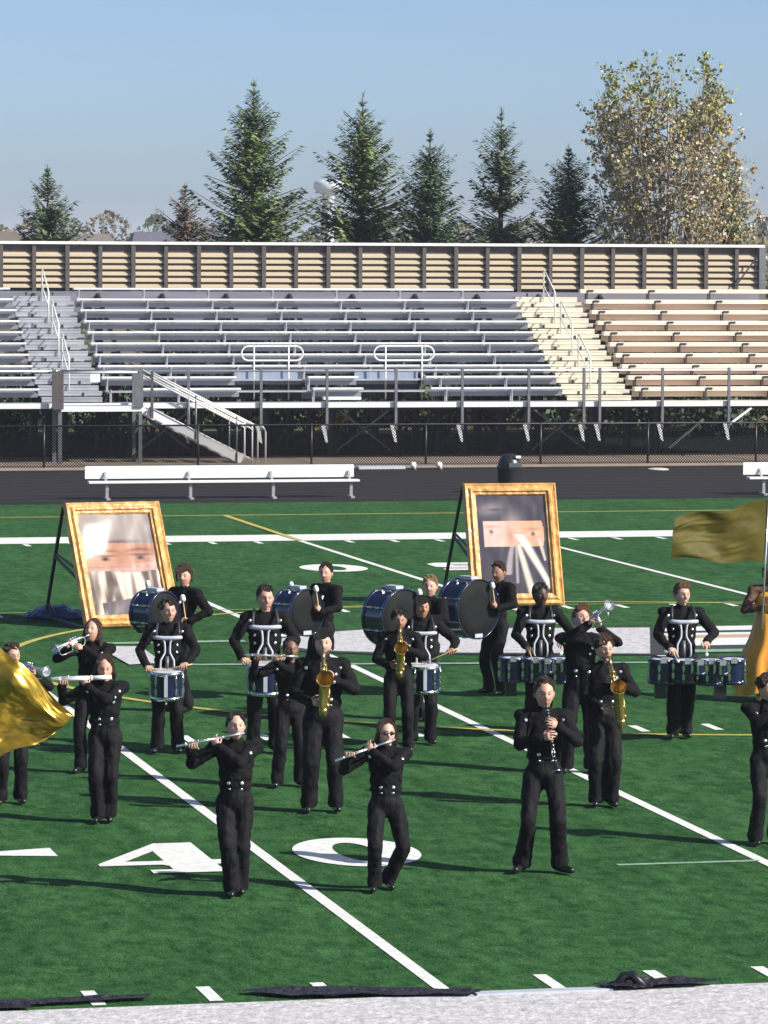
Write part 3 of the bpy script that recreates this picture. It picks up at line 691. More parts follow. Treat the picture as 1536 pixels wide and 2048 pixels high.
conifer(7.8, 104, 7.9, 2.1, 'small dull brownish spruce between the two left green spruces', 12, (.035, .04, .025), (.13, .09, .07), .3)
conifer(9.31, 100, 11.15, 2.75, 'tallest spruce, broad and deep green, left of the water tower', 13, (.024, .05, .02), (.11, .15, .06), .12)
conifer(13.36, 102, 10.9, 2.9, 'tall airy spruce standing beside the white water tower', 14, (.03, .055, .025), (.12, .16, .07), .32)
conifer(15.15, 100, 9.7, 2.25, 'dense dark blue-green spruce in the middle of the row', 15, (.022, .045, .028), (.08, .115, .07), .12)
conifer(18.33, 103, 10.5, 2.5, 'gappy ragged spruce with long upturned side branches', 16, (.025, .045, .028), (.10, .13, .07), .55, .05)
conifer(19.83, 100, 9.2, 2.5, 'dense green spruce just left of the rusty broadleaf tree', 17, (.025, .055, .02), (.09, .13, .05), .08)
conifer(26.2, 103, 9.3, 2.3, 'green spruce half hidden at the right edge behind the broadleaf tree', 18, (.03, .06, .02), (.11, .14, .045), .12)
conifer(11.4, 106, 6.3, 1.9, 'low spruce filling the gap under the water tower', 19, (.03, .055, .03), (.09, .12, .06), .2)
conifer(17.0, 107, 6.6, 2.0, 'low spruce showing between the dark spruce and the ragged one', 20, (.03, .055, .03), (.09, .12, .06), .2)

def broadleaf(x, y, H, W, label, seed):
    rg = random.Random(seed); O = Vector((x, y, -.03)); r = empty('broadleaf_tree', label, 'tree', O)
    b = MB(); bb = MB(); V = bb.v; F = bb.f; C = bb.c; zc = H*.60
    stems = []
    for k in range(5):
        a = k*1.26+.5; e = Vector((math.cos(a)*W*.34, math.sin(a)*W*.34, H*.86)); m_ = Vector((math.cos(a)*W*.16, math.sin(a)*W*.16, H*.4)); pts = [Vector((math.cos(a)*.12, math.sin(a)*.12, 0)).lerp(m_, t*2) if t < .5 else m_.lerp(e, t*2-1) for t in (0, .25, .5, .75, 1)]
        b.tube(pts, [.14, .11, .085, .05, .02], 7); stems.append(pts)
    def leafat(p, h):
        w = rg.uniform(.045, .09); d1 = Vector((rg.gauss(0, 1), rg.gauss(0, 1), rg.gauss(0, 1))).normalized(); d2 = d1.cross(Vector((rg.gauss(0, 1), rg.gauss(0, 1), rg.gauss(0, 1)))).normalized()
        o = len(V); V.extend([tuple(p-d1*w), tuple(p+d2*w*.65), tuple(p+d1*w), tuple(p-d2*w*.65)]); F.append((o, o+1, o+2, o+3))
        h += rg.gauss(0, .07)
        if h > .83: c = rg.choice([(.22, .25, .06), (.30, .30, .07), (.15, .20, .06)])
        elif h < .32: c = rg.choice([(.20, .23, .08), (.30, .26, .12), (.36, .28, .16)])
        else: c = rg.choice([(.42, .33, .14), (.46, .36, .20), (.36, .32, .12), (.38, .34, .26), (.50, .43, .34), (.26, .28, .11), (.46, .28, .13)])
        f = rg.uniform(.7, 1.35); C.extend([(c[0]*f, c[1]*f, c[2]*f)]*4)
    for k in range(230):
        st_ = rg.choice(stems); t = rg.uniform(.12, .98)**.8; i = min(3, int(t*4)); p0 = st_[i].lerp(st_[i+1], t*4-i)
        a = rg.random()*6.28; ph = rg.uniform(-.85, 1.25); rr = W*(.80+.36*noise.noise(Vector((math.cos(a)*1.5, math.sin(a)*1.5, ph*1.3+seed))))
        cp = max(0, math.cos(ph))**.62; e = Vector((math.cos(a)*cp*rr, math.sin(a)*cp*rr, zc+math.sin(ph)*H*.385)); e.x -= .05*(e.z-zc)
        if e.z < p0.z-.6: p0 = st_[0].lerp(st_[1], rg.random()) if e.z < H*.35 else st_[1].lerp(st_[2], rg.random())
        d = e-p0; mid = p0+d*.5+Vector((d.x*.18, d.y*.18, -abs(d.length)*.13)); q = [p0*(1-u)**2+mid*2*u*(1-u)+e*u*u for u in (0, .17, .34, .5, .67, .84, 1)]
        b.tube(q, [.032, .027, .022, .018, .014, .010, .006], 4)
        full = rg.uniform(.25, 1)*(1.25 if e.z > H*.75 else 1)
        for s_ in range(2, 6):
            for c_ in range(int(3.2*full)+1):
                u = rg.random(); base = q[s_].lerp(q[s_+1], u); td = Vector((rg.gauss(0, 1), rg.gauss(0, 1), .9+rg.gauss(0, .5))).normalized(); tl = rg.uniform(.25, .75)
                b.tube([base, base+td*tl], [.007, .004], 3, caps=False)
                for l_ in range(int(rg.uniform(6, 16)*full)+2):
                    p = base+td*tl*rg.uniform(.3, 1.1)+Vector((rg.gauss(0, .06), rg.gauss(0, .06), rg.gauss(0, .05))); leafat(p, p.z/H)
    b.build('limbs', M['bark_pale'], r, True); bb.build('crown', M['leaves'], r)
broadleaf(22.75, 98, 12.5, 3.35, 'big thinning broadleaf tree with rusty leaves and green top', 5)

def bush(x, y, w, h, label, seed, cols, name='shrub', cat='shrub', group=None, n=1500, leaf=.09):
    rg = random.Random(seed); r = empty(name, label, cat, (x, y, -.03), group=group)
    b = MB()
    for k in range(5): a = rg.random()*6.28; b.tube([(0, 0, 0), (math.cos(a)*w*.2, math.sin(a)*w*.2, h*.45), (math.cos(a)*w*.35, math.sin(a)*w*.35, h*.85)], [.04, .025, .01], 5)
    b.build('stems', M['bark'], r, True)
    b = MB(); cl = [(Vector((rg.uniform(-.5, .5)*w, rg.uniform(-.4, .4)*w, rg.uniform(.15, .85)*h)), rg.uniform(.15, .32)*min(w, h)) for _ in range(int(9+w*3))]
    for i in range(n):
        c0, rr = rg.choice(cl); d = Vector((rg.gauss(0, 1), rg.gauss(0, 1), rg.gauss(0, 1))).normalized(); p = c0+d*rr*rg.uniform(.6, 1.1); p.z = max(.02, p.z)
        d1 = Vector((rg.gauss(0, 1), rg.gauss(0, 1), rg.gauss(0, 1))).normalized(); d2 = d1.cross(d).normalized() if d1.cross(d).length > .01 else Vector((1, 0, 0)); w_ = leaf*rg.uniform(.6, 1.3)
        o = len(b.v); b.v += [tuple(p-d1*w_), tuple(p+d2*w_*.6), tuple(p+d1*w_), tuple(p-d2*w_*.6)]; b.f.append((o, o+1, o+2, o+3)); c = rg.choice(cols); f = rg.uniform(.6, 1.3); b.c += [tuple(q*f for q in c)]*4
    b.build('foliage', M['leaves'], r)
G1 = [(.03, .055, .022), (.05, .075, .03), (.022, .04, .02)]
ORD = 'first second third fourth fifth sixth seventh eighth ninth tenth eleventh twelfth thirteenth fourteenth fifteenth sixteenth'.split()
for k in range(14):
    x = -4.5+k*2.3
    bush(x+random.uniform(-.4, .4), 92.0+random.uniform(-.6, .6), 2.9, random.uniform(2.4, 3.4), 'dark green shrub beneath the bleachers, %s from the left in its row' % ORD[k], 40+k, G1, group='hedge shrubs behind the bleachers', n=2200, leaf=.11)
bush(9.35, 88.5, .9, 2.1, 'small orange autumn shrub seen under the bleachers near the centre', 77, [(.42, .22, .03), (.34, .15, .03), (.45, .32, .05)], 'autumn_shrub', n=500, leaf=.06)
bush(13.3, 91, 1.6, 2.2, 'yellow-green shrub seen under the bleachers right of centre', 78, [(.20, .19, .04), (.12, .13, .03), (.3, .24, .06)], 'autumn_shrub', n=600, leaf=.07)
bush(27.3, 95, 4.5, 6.8, 'golden brown tree filling the right edge above the wall', 79, [(.26, .17, .03), (.20, .15, .04), (.14, .13, .03)], 'golden_tree', 'tree', n=6000, leaf=.10)

# far background
def treeline(name, x0, x1, y, hmin, hmax, seed, cols, n):
    rg = random.Random(seed); b = MB()
    cl = []; x = x0
    while x < x1:
        h = rg.uniform(hmin, hmax); w = h*rg.uniform(.7, 1.2); cl.append((x, y+rg.uniform(-8, 8), h, w, rg.choice(cols))); x += w*.55
    for (cx, cy, h, w, c) in cl:
        for i in range(n):
            a = rg.random()*6.28; t = rg.random(); rr = w*.5*math.sin(math.pi*min(1, .25+.75*t))**.6*rg.uniform(.02, 1.08)**.55
            p = Vector((cx+math.cos(a)*rr, cy+math.sin(a)*rr, h*t)); l = h*.032*rg.uniform(.6, 1.4)
            d1 = Vector((rg.gauss(0, 1), rg.gauss(0, .5), rg.gauss(0, 1))).normalized()*l; d2 = Vector((rg.gauss(0, 1), rg.gauss(0, .5), rg.gauss(0, 1))).normalized()*l
            o = len(b.v); b.v += [tuple(p-d1), tuple(p+d2), tuple(p+d1), tuple(p-d2)]; b.f.append((o, o+1, o+2, o+3)); f = rg.uniform(.6, 1.25); b.c += [tuple(q*f for q in c)]*4
    o = b.build(name, M['far_leaf']); tag(o, 'hazy line of autumn trees along the horizon', 'treeline', kind='stuff')
treeline('distant_treeline', 20, 260, 590, 8.3, 11.2, 3, [(.10, .12, .06), (.15, .12, .07), (.09, .10, .05), (.18, .14, .08)], 480)
treeline('distant_treeline', 10, 200, 430, 6.0, 8.3, 4, [(.12, .12, .06), (.17, .14, .08), (.10, .11, .05)], 380)
def house(x, y, w, d, h, label, rc):
    r = empty('house', label, 'house', (x, y, -.03))
    b = MB(); b.box(-w/2, w/2, -d/2, d/2, 0, h*.58); b.build('wall', M['wall'], r)
    b = MB(); e = .5; b.add([(-w/2-e, -d/2-e, h*.55), (w/2+e, -d/2-e, h*.55), (w/2+e, d/2+e, h*.55), (-w/2-e, d/2+e, h*.55), (-w/2+w*.12, 0, h), (w/2-w*.12, 0, h)], [(0, 1, 5, 4), (2, 3, 4, 5), (1, 2, 5), (3, 0, 4), (3, 2, 1, 0)]); b.build('roof', rc, r)
    for k in (-.3, 0, .3):
        b = MB(); b.box(k*w-.6, k*w+.6, -d/2-.06, -d/2-.01, h*.2, h*.42); b.build('window', M['plastic'], r)
house(43.0, 300, 9, 8, 6.9, 'low house with a dark grey roof just above the wall on the left', M['roof'])
house(38.2, 318, 6, 7, 6.75, 'pale-roofed house beside the dark-roofed one on the horizon', mat('pale_roof', (.15, .13, .12), .8))
house(29.5, 310, 5, 7, 6.9, 'tan gabled house at the far left edge of the horizon', mat('tan_roof', (.13, .105, .085), .8))
O = Vector((231, 1100, 0)); r = empty('water_tower', 'white water tower on a thick column between two spruces', 'water tower', O)
b = MB(); b.lathe([(1.7, 0), (1.6, 8), (1.6, 19.5), (2.2, 20.5)], (0, 0, 0), n=24); b.build('column', M['tank'], r, True)
b = MB(); b.lathe([(2.2, 20.4), (3.6, 20.9), (4.2, 21.6), (4.25, 22.9), (3.9, 23.6), (2.2, 24.05), (.1, 24.2)], (0, 0, 0), n=28); b.build('tank', M['tank'], r, True)
O = Vector((88, 560, 0)); r = empty('radio_mast', 'thin lattice mast rising above the distant trees on the left', 'mast', O)
b = MB()
for s in (-.5, .5): b.beam((s, 0, 0), (s*.3, 0, 10.9), .07, .07)
b.build('mast_leg', M['steel'], r)
b = MB()
for k in range(9): b.beam((-.42+.03*k, 0, k*1.15), (.42-.03*k, 0, k*1.15+1), .05, .05)
b.build('lattice', M['steel'], r)
# ------------------------------------------------------------ people
SK = {'light': (.57, .32, .23), 'tan': (.39, .205, .13), 'brown': (.20, .10, .06), 'dark': (.07, .035, .022), 'pale': (.58, .35, .265)}
def unit(v): return Vector(v).normalized()
def ik(Sh, W, pole, l1, l2):
    Sh, W, pole = Vector(Sh), Vector(W), Vector(pole); d = W-Sh; L = d.length; mx = (l1+l2)*.995
    if L > mx: W = Sh+d*(mx/L); d = W-Sh; L = mx
    L = max(L, abs(l1-l2)+.02); n = d.normalized(); a = (l1*l1-l2*l2+L*L)/(2*L); h = math.sqrt(max(0, l1*l1-a*a))
    q = pole-Sh; q = q-n*q.dot(n); q.normalize()
    return Sh+n*a+q*h, W
HS = 1.13
def head_mesh(mb, C, rot, skin, female=False, shades=False):
    nu, nv = 44, 36; vs = []; cs = []; sk = np.array(skin)
    for i in range(nv+1):
        th = math.pi*i/nv
        for j in range(nu):
            a = 2*math.pi*j/nu; d = Vector((math.sin(th)*math.sin(a), -math.sin(th)*math.cos(a), math.cos(th)))   # a=0 faces -Y
            x, y, z = d.x*.075, d.y*.093, d.z*.118; f = max(0, -d.y)
            if d.z < 0:
                k = -d.z; x *= 1-.30*k**1.4; y *= (1-.06*k) if d.y < 0 else 1-.35*k
            g = lambda cx, cz, sx, sz: math.exp(-((d.x-cx)/sx)**2-((d.z-cz)/sz)**2)*(1 if d.y < 0 else 0)
            y -= .024*g(0, -.14, .13, .16)+.012*g(0, .04, .10, .2)+.008*g(0, -.52, .28, .06)+.008*g(0, -.78, .25, .12)+.006*g(0, .24, .5, .07)
            y += .011*g(.36, .08, .19, .11)+.011*g(-.36, .08, .19, .11)+.004*g(0, -.40, .3, .05)+.004*g(0, -.64, .3, .05)
            y -= .004*(g(.5, -.2, .22, .2)+g(-.5, -.2, .22, .2))
            c = sk.copy(); c = c*(1-.0)+0
            if f > .3:
                l = g(0, -.52, .24, .055); c = c*(1-l*.7)+np.array((skin[0]*.75, skin[1]*.45, skin[2]*.45))*l*.7
                ch = g(.5, -.25, .22, .2)+g(-.5, -.25, .22, .2); c = c*(1-ch*.15)+np.array((skin[0], skin[1]*.7, skin[2]*.7))*ch*.15
                for s in (-.36, .36):
                    e = g(s, .09, .17, .06); c = c*(1-e*.85)+np.array((.16, .11, .09))*e*.85
                    b_ = g(s, .27, .22, .045); c = c*(1-b_*.75)+np.array((.07, .045, .03))*b_*.75
            vs.append(C+rot@(Vector((x, y, z))*HS)); cs.append(tuple(c))
    o = len(mb.v); mb.v += [tuple(v) for v in vs]; mb.c += cs
    for i in range(nv):
        for j in range(nu): mb.f.append((o+i*nu+j, o+(i+1)*nu+j, o+(i+1)*nu+(j+1) % nu, o+i*nu+(j+1) % nu))
    for s in (-1, 1):
        n0 = len(mb.v); mb.ell(C+rot@(Vector((s*.075, .008, -.002))*HS), .012, .02, .034, rot.to_3x3(), 8, 6); mb.c += [tuple(sk*.92)]*(len(mb.v)-n0)
        n0 = len(mb.v); mb.ell(C+rot@(Vector((s*.029, -.078, .011))*HS), .013, .008, .007, rot.to_3x3(), 8, 6); mb.c += [(.5, .47, .44)]*(len(mb.v)-n0)
        n0 = len(mb.v); mb.ell(C+rot@(Vector((s*.029, -.0845, .011))*HS), .0065, .004, .0065, rot.to_3x3(), 8, 6); mb.c += [(.03, .02, .015)]*(len(mb.v)-n0)
def hand_tubes(mb, W, d, n, skin, left, curl=38, spread=.021):
    d = unit(d); n = Vector(n); n = (n-d*n.dot(d)).normalized(); s = d.cross(n); 
    if left: s = -s          # s points to the thumb side
    def tub(p, dirs, ls, r0):
        pts = [p]; rr = [r0]
        for k, (dd, l) in enumerate(zip(dirs, ls)): pts.append(pts[-1]+dd*l); rr.append(r0*(1-.13*(k+1)))
        q = pts[-1]+dirs[-1]*.006; pts.append(q); rr.append(r0*.3)
        n0 = len(mb.v); mb.tube(pts, rr, 7); mb.c += [skin]*(len(mb.v)-n0)
    for i in range(4):
        b = W+d*(.078+(.004, .008, .004, -.006)[i])+s*((1.5-i)*spread); L = (.072, .080, .074, .058)[i]; a = 0; dirs = []
        for k in range(3):
            a += R(curl*(.7, 1.1, .8)[k]+i*3); dirs.append(d*math.cos(a)+n*math.sin(a)+s*(1.5-i)*.05)
        tub(b-d*.02, [d]+dirs, [.02, L*.45, L*.32, L*.25], .0095)
    tb = W+d*.02+s*.026; t1 = (s*.75+d*.6+n*.25).normalized(); t2 = (s*.2+d*.75+n*.65).normalized(); t3 = (d*.7+n*.7-s*.2).normalized()
    tub(tb-s*.015, [s, t1, t2, t3], [.015, .035, .03, .022], .011)
class Pose(dict):
    __getattr__ = dict.get
BTN = MB(); BTN._lathe([(.0001, -.006), (.016, -.004), (.019, 0), (.016, .005), (.0001, .007)], (0, 0, 0), (0, 1, 0), 10); BTN = BTN.mesh('button')
def person(pos, yaw, Ht, label, pose, skin='light', hair=('short', (.035, .02, .012)), buttons='band', female=False, shades=False, group='marching band members in black uniforms', jacket=None, build=1., seed=1, dress=False):
    P = Pose(pose); x, y = pos; s = Ht/1.75; skc = SK[skin]; rg = random.Random(seed)
    root = empty('person', label, 'person', (x, y, zf(y)+.008), yaw, group, s)
    lift = P.hip or 0
    lean = P.lean or 0; hipz = .93-lift; hx = P.hipx or 0; hy = P.hipy or 0
    top = Vector((hx+(P.side or 0), hy+lean, 0))             # chest offset
    hip = Vector((hx, hy, hipz)); ch = Vector((top.x, top.y, 1.28-lift)); nk = Vector((top.x, top.y+.005, 1.46-lift)); tw = P.twist or 0
    ct, stt = math.cos(R(tw)), math.sin(R(tw)); sh = {}
    for k, sg in (('R', -1), ('L', 1)): sh[k] = Vector((top.x+sg*.185*ct, top.y+sg*.185*stt+.01, 1.425-lift))
    hy_, hp_, ht_ = (P.head or (0, 0, 0)); rot = Matrix.Rotation(R(hy_), 4, 'Z') @ Matrix.Rotation(R(hp_), 4, 'X') @ Matrix.Rotation(R(ht_), 4, 'Y')
    hc = nk+Vector((0, -.012, .10))+(rot @ Vector((0, -.008, .07)))
    # limbs
    arms = {}
    for k in 'RL':
        w, pole = P['hand'+k][0], P['hand'+k][1]; E_, W_ = ik(sh[k], w, pole, .295, .255); arms[k] = (sh[k], E_, W_)
    legs = {}
    for k, sg in (('R', -1), ('L', 1)):
        f = P['foot'+k]; A = Vector((f[0], f[1], .085+(f[3] if len(f) > 3 else 0))); Hj = hip+Vector((sg*.092, 0, -.02))
        K, A = ik(Hj, A, Hj+Vector((sg*.03+(f[4] if len(f) > 4 else 0), -1, -.3)), .435, .425); legs[k] = (Hj, K, A, f[2])
    # body: one remeshed figure + fingers + head in one mesh
    b = MB(); b.ell((hip.x, hip.y, hipz), .115, .08, .10); b.cap(hip, ch, .075, .08); b.ell(ch+Vector((0, 0, .02)), .125, .08, .14); b.cap(nk-Vector((0, 0, .06)), hc-Vector((0, -.012, .05)), .056, .052)
    b.cap(sh['R'], sh['L'], .06, .06)
    for k in 'RL':
        a, e, w = arms[k]; b.cap(a, e, .048, .038); b.cap(e, w, .038, .026)
        d, n = P['hand'+k][2], P['hand'+k][3]; d = unit(d); n = Vector(n); n = (n-d*n.dot(d)).normalized(); sd = d.cross(n)
        b.cap(w+d*.015+sd*.012, w+d*.075+sd*.024, .020, .018, 8); b.cap(w+d*.015-sd*.012, w+d*.075-sd*.024, .020, .018, 8); b.cap(w-d*.01, w+d*.07, .023, .021, 8)
        Hj, K, A, yw = legs[k]; b.cap(Hj, K, .062, .045); b.cap(K, A, .042, .034); b.cap(A, A+Vector((math.sin(R(yw))*.08, -math.cos(R(yw))*.08, -.05)), .030, .02)
    me = remeshed(b, .0135, 3, 'body'); bb = MB(); bb.v = [tuple(v) for v in co(me)]; bb.f = [tuple(p.vertices) for p in me.polygons]; bb.c = [skc]*len(bb.v)
    bpy.data.meshes.remove(me)
    for k in 'RL': hand_tubes(bb, arms[k][2], P['hand'+k][2], P['hand'+k][3], skc, k == 'L', P.get('curl'+k) or P.curl or 38)
    head_mesh(bb, hc, rot, skc, female)
    body = bb.build('body', M['skin'], root, True)
    def fold(me, amp, f1, st, sd):
        a = co(me); nn = nrm(me); q = a*np.array(st)*f1+sd*7.3
        w = np.array([noise.noise(Vector(p))+.5*noise.noise(Vector(p*2.3)) for p in q]); setco(me, a+nn*(w*amp)[:, None])
    cw = 1.0*build
    # trousers
    b = MB(); b.ell((hip.x, hip.y, hipz+.01), .168*cw, .125*cw, .15); b.ell((hip.x, hip.y, hipz+.12), .158*cw, .118*cw, .10)
    for k in 'RL':
        Hj, K, A, yw = legs[k]; b.cap(Hj, K, .096*cw, .078*cw, 14); b.cap(K, A+(K-A)*.18, .077*cw, .074, 14); b.cap(A+(K-A)*.20, A+Vector((0, -.012, -.0)), .078, .084, 14)
    if dress: b = None
    if b:
        me = remeshed(b, .0165, 5, 'trousers'); a = co(me); a[:, 2] = np.maximum(a[:, 2], .038); setco(me, a); fold(me, .012, 10, (1, 1, .25), seed); fold(me, .007, 17, (1, 1, .45), seed+3); fold(me, .006, 12, (.7, .7, 1.5), seed+5)
        link('trousers', me, M['trouser'], root, True)
    # jacket
    bu = build
    b = MB(); b.ell(ch+Vector((0, 0, .03)), .185*bu, .125*bu, .19); b.ell(hip+Vector((0, 0, .26)), .168*bu, .125*bu, .2); b.ell(hip+Vector((0, 0, .14)), .166*bu, .124*bu, .07)
    b.cap(sh['R']+Vector((.02, 0, .0)), sh['L']+Vector((-.02, 0, .0)), .075, .075); b.cap(nk-Vector((0, 0, .05)), nk+Vector((0, 0, .035)), .075, .066)
    for k, sg in (('R', -1), ('L', 1)):
        a, e, w = arms[k]; b.ell(a+Vector((sg*.015, 0, .008)), .078, .074, .062); b.cap(a, e, .070*(.5+.5*bu), .058, 12); b.cap(e, e+(w-e)*.93, .058, .046, 12); b.cap(e+(w-e)*.84, e+(w-e)*.97, .052, .052, 12)
    me = remeshed(b, .0145, 4, 'jacket'); fold(me, .010, 8, (1, 1, 1), seed+5); fold(me, .007, 17, (1, 1, .8), seed+9)
    jk = link('jacket', me, jacket or M['cloth'], root, True)
    # buttons placed on the jacket front
    a = co(me); bvh = BVHTree.FromPolygons([Vector(v) for v in a], [tuple(p.vertices) for p in me.polygons])
    spots = {'band': [(.165, 1.40), (.125, 1.34), (-.165, 1.40), (-.05, 1.10), (.075, 1.10), (-.045, 1.04), (.07, 1.04), (.10, 1.28)],
             'drum': [(.16, 1.40), (-.16, 1.40), (.115, 1.33), (-.115, 1.33), (.11, 1.25), (-.11, 1.25), (.105, 1.17), (-.105, 1.17)], 'none': []}[buttons]
    for bx, bz in spots:
        hit = bvh.ray_cast(Vector((top.x+bx, -1, bz-lift)), Vector((0, 1, 0)))
        if hit[0] and hit[0].y > hit[0].y*0-.26+top.y:
            o = link('button', BTN, M['silver'], jk, True); o.location = hit[0]+hit[1]*.004
            o.rotation_euler = Vector((0, -1, 0)).rotation_difference(hit[1]).to_euler()
    # shoes
    for k in 'RL':
        Hj, K, A, yw = legs[k]; fd = Vector((math.sin(R(yw)), -math.cos(R(yw)), 0)); gz = A.z-.085; tip = P.get('tip'+k) or 0
        b = MB(); hl = Vector((A.x, A.y, gz+.042))-fd*.035+Vector((0, 0, 0)); to = Vector((A.x, A.y, gz+.036-tip))+fd*.165
        b.cap(hl, hl+fd*.06, .040, .041); b.cap(hl+fd*.05, to, .042, .033); b.cap(A+Vector((0, 0, .02)), hl+fd*.03, .04, .042)
        me = remeshed(b, .013, 2, 'shoe'); a = co(me); a[:, 2] = np.maximum(a[:, 2], gz+.0 if tip == 0 else -.0); setco(me, a); link('shoe', me, M['shoe'] if not dress else M['wood'], root, True)
    # hair
    st, hcol = hair; b = MB(); r3 = rot.to_3x3()
    def hp(x_, y_, z_): return hc+rot@(Vector((x_, y_, z_))*HS)
    b.ell(hp(0, .018, .034), .085*HS, .090*HS, .106*HS, r3, 20, 14)
    if st in ('short', 'fringe', 'tall'):
        for i in range(26):
            a_ = rg.random()*6.28; e_ = rg.uniform(.25, 1.35); q = Vector((math.cos(a_)*math.cos(e_)*.072, .012+math.sin(a_)*math.cos(e_)*.075, .045+math.sin(e_)*.078)); b.cap(hp(*q), hp(*(q*1.06+Vector((rg.uniform(-.02, .02), -.012, .008)))), .02, .012, 6)
        for s_ in (-1, 1): b.cap(hp(s_*.072, .0, .04), hp(s_*.074, .01, -.005), .014, .008, 6)
    if st == 'tall':
        for i in range(8): b.cap(hp(-.05+.0135*i, -.05, .09), hp(-.04+.012*i, -.055-rg.random()*.02, .135+rg.random()*.012), .022, .012, 6)
    if st == 'fringe':
        for i in range(9): b.cap(hp(-.065+.014*i, -.055, .085), hp(-.07+.012*i-.012, -.088, .045+.002*abs(i-3)), .020, .010, 6)
        for s_ in (-1, 1): b.cap(hp(s_*.075, .0, .05), hp(s_*.082, .0, -.05), .024, .014, 8)
        b.cap(hp(0, .08, 0), hp(0, .07, -.09), .05, .035)
    if st == 'curly':
        for i in range(75):
            a_ = rg.random()*6.28; e_ = rg.uniform(-.1, 1.5); q = Vector((math.cos(a_)*math.cos(e_)*.088, .018+math.sin(a_)*math.cos(e_)*.088, .045+math.sin(e_)*.092))
            if q.y < -.055 and q.z < .06: continue
            b.ell(hp(*q), *(rg.uniform(.018, .03),)*3, None, 7, 5)
    if st == 'bun':
        b.ell(hp(0, .10, .03), .046, .044, .046); 
        for s_ in (-1, 1): b.cap(hp(s_*.045, -.045, .07), hp(s_*.078, .02, .0), .022, .018, 8)
    if st == 'long':
        for s_ in (-1, 1):
            b.cap(hp(s_*.06, -.03, .065), hp(s_*.088, .0, -.06), .028, .03, 8); b.cap(hp(s_*.088, .0, -.06), hp(s_*.10, .025, -.19), .032, .022, 8)
        b.cap(hp(0, .075, .0), hp(0, .08, -.22), .07, .055)
    if st == 'bob':
        for s_ in (-1, 1): b.cap(hp(s_*.06, -.03, .065), hp(s_*.088, .0, -.06), .028, .028, 8); b.cap(hp(s_*.088, .0, -.05), hp(s_*.088, .02, -.11), .03, .018, 8)
        b.cap(hp(0, .07, .0), hp(0, .075, -.12), .065, .05)
    if st != 'cap':
        me = remeshed(b, .0085, 2 if st == 'curly' else 3, 'hair'); fold(me, .006, 34, (1, 1, .5), seed+11); link('hair', me, hair_mat(hcol), root, True)
    else:
        b = MB(); b.ell(hp(0, .02, .035), .086, .10, .10, r3, 20, 12); b._lathe([(.087, 0), (.092, .05)], hp(0, .01, .03), rot@Vector((0, 0, 1)), 20); me = remeshed(b, .01, 2, 'hair'); link('headscarf', me, M['cloth'], root, True)
    if shades:
        b = MB()
        for s_ in (-1, 1): b.ell(hp(s_*.031, -.096, .012), .028, .008, .018, r3, 12, 8); b.tube([hp(s_*.056, -.088, .014), hp(s_*.082, -.02, .012), hp(s_*.08, .02, .008)], .004, 5)
        b.tube([hp(-.01, -.1, .016), hp(.01, -.1, .016)], .004, 5); b.build('sunglasses', M['plastic'], root, True)
    mouth = hc+rot@(Vector((0, -.095, -.056))*HS)
    return root, mouth, arms, s
def tool(name, label, cat, root, anchor, group=None):
    A = Vector(anchor); e = bpy.data.objects.new(name, None); COL.objects.link(e); e.empty_display_size = .1
    e.rotation_euler = root.rotation_euler; e.scale = root.scale
    e.location = Vector(root.location)+Matrix.Rotation(root.rotation_euler.z, 3, 'Z')@(A*root.scale.x)
    tag(e, label, cat, group)
    return e, (lambda mb, nm, m, parent=None, smooth=True: mb.build(nm, m, parent or e, smooth, off=A))
# ---- instruments
def flute(root, mouth, f, label, L=.67, rad=.0125, m='silver', beyond=.07):
    f = unit(f); a = Vector(mouth)-f*beyond+Vector((0, -.012, -.004)); T, B = tool('flute', label, 'flute', root, a)
    b = MB(); b.tube([a, a+f*.215], rad*1.02, 12); B(b, 'head_joint', M[m])
    b = MB(); b.tube([a+f*.205, a+f*.225], rad*1.25, 12); B(b, 'barrel_ring', M[m])
    b = MB(); b.tube([a+f*.22, a+f*(L-.1)], rad, 12); B(b, 'tube', M[m])
    b = MB(); b.tube([a+f*(L-.1), a+f*(L-.09), a+f*L], [rad*1.3, rad, rad*1.02], 12); B(b, 'foot_joint', M[m])
    up = Vector((0, 0, 1)); up = (up-f*up.dot(f)).normalized(); sd = f.cross(up)
    b = MB(); b.ell(a+f*beyond+Vector((0, .0, rad)), .02, .014, .006); B(b, 'lip_plate', M[m])
    for k in range(11):
        q = a+f*(.27+.031*k)+sd*(-rad*.2)+up*rad; b = MB(); b._lathe([(.0001, 0), (.0095, .0), (.0095, .006), (.0001, .008)], q, up, 10); B(b, 'key', M['chrome'])
    b = MB(); b.tube([a+f*.25+up*rad*.6-sd*rad*.9, a+f*(L-.05)+up*rad*.6-sd*rad*.9], .003, 6); B(b, 'key_rod', M['chrome'])
    return T
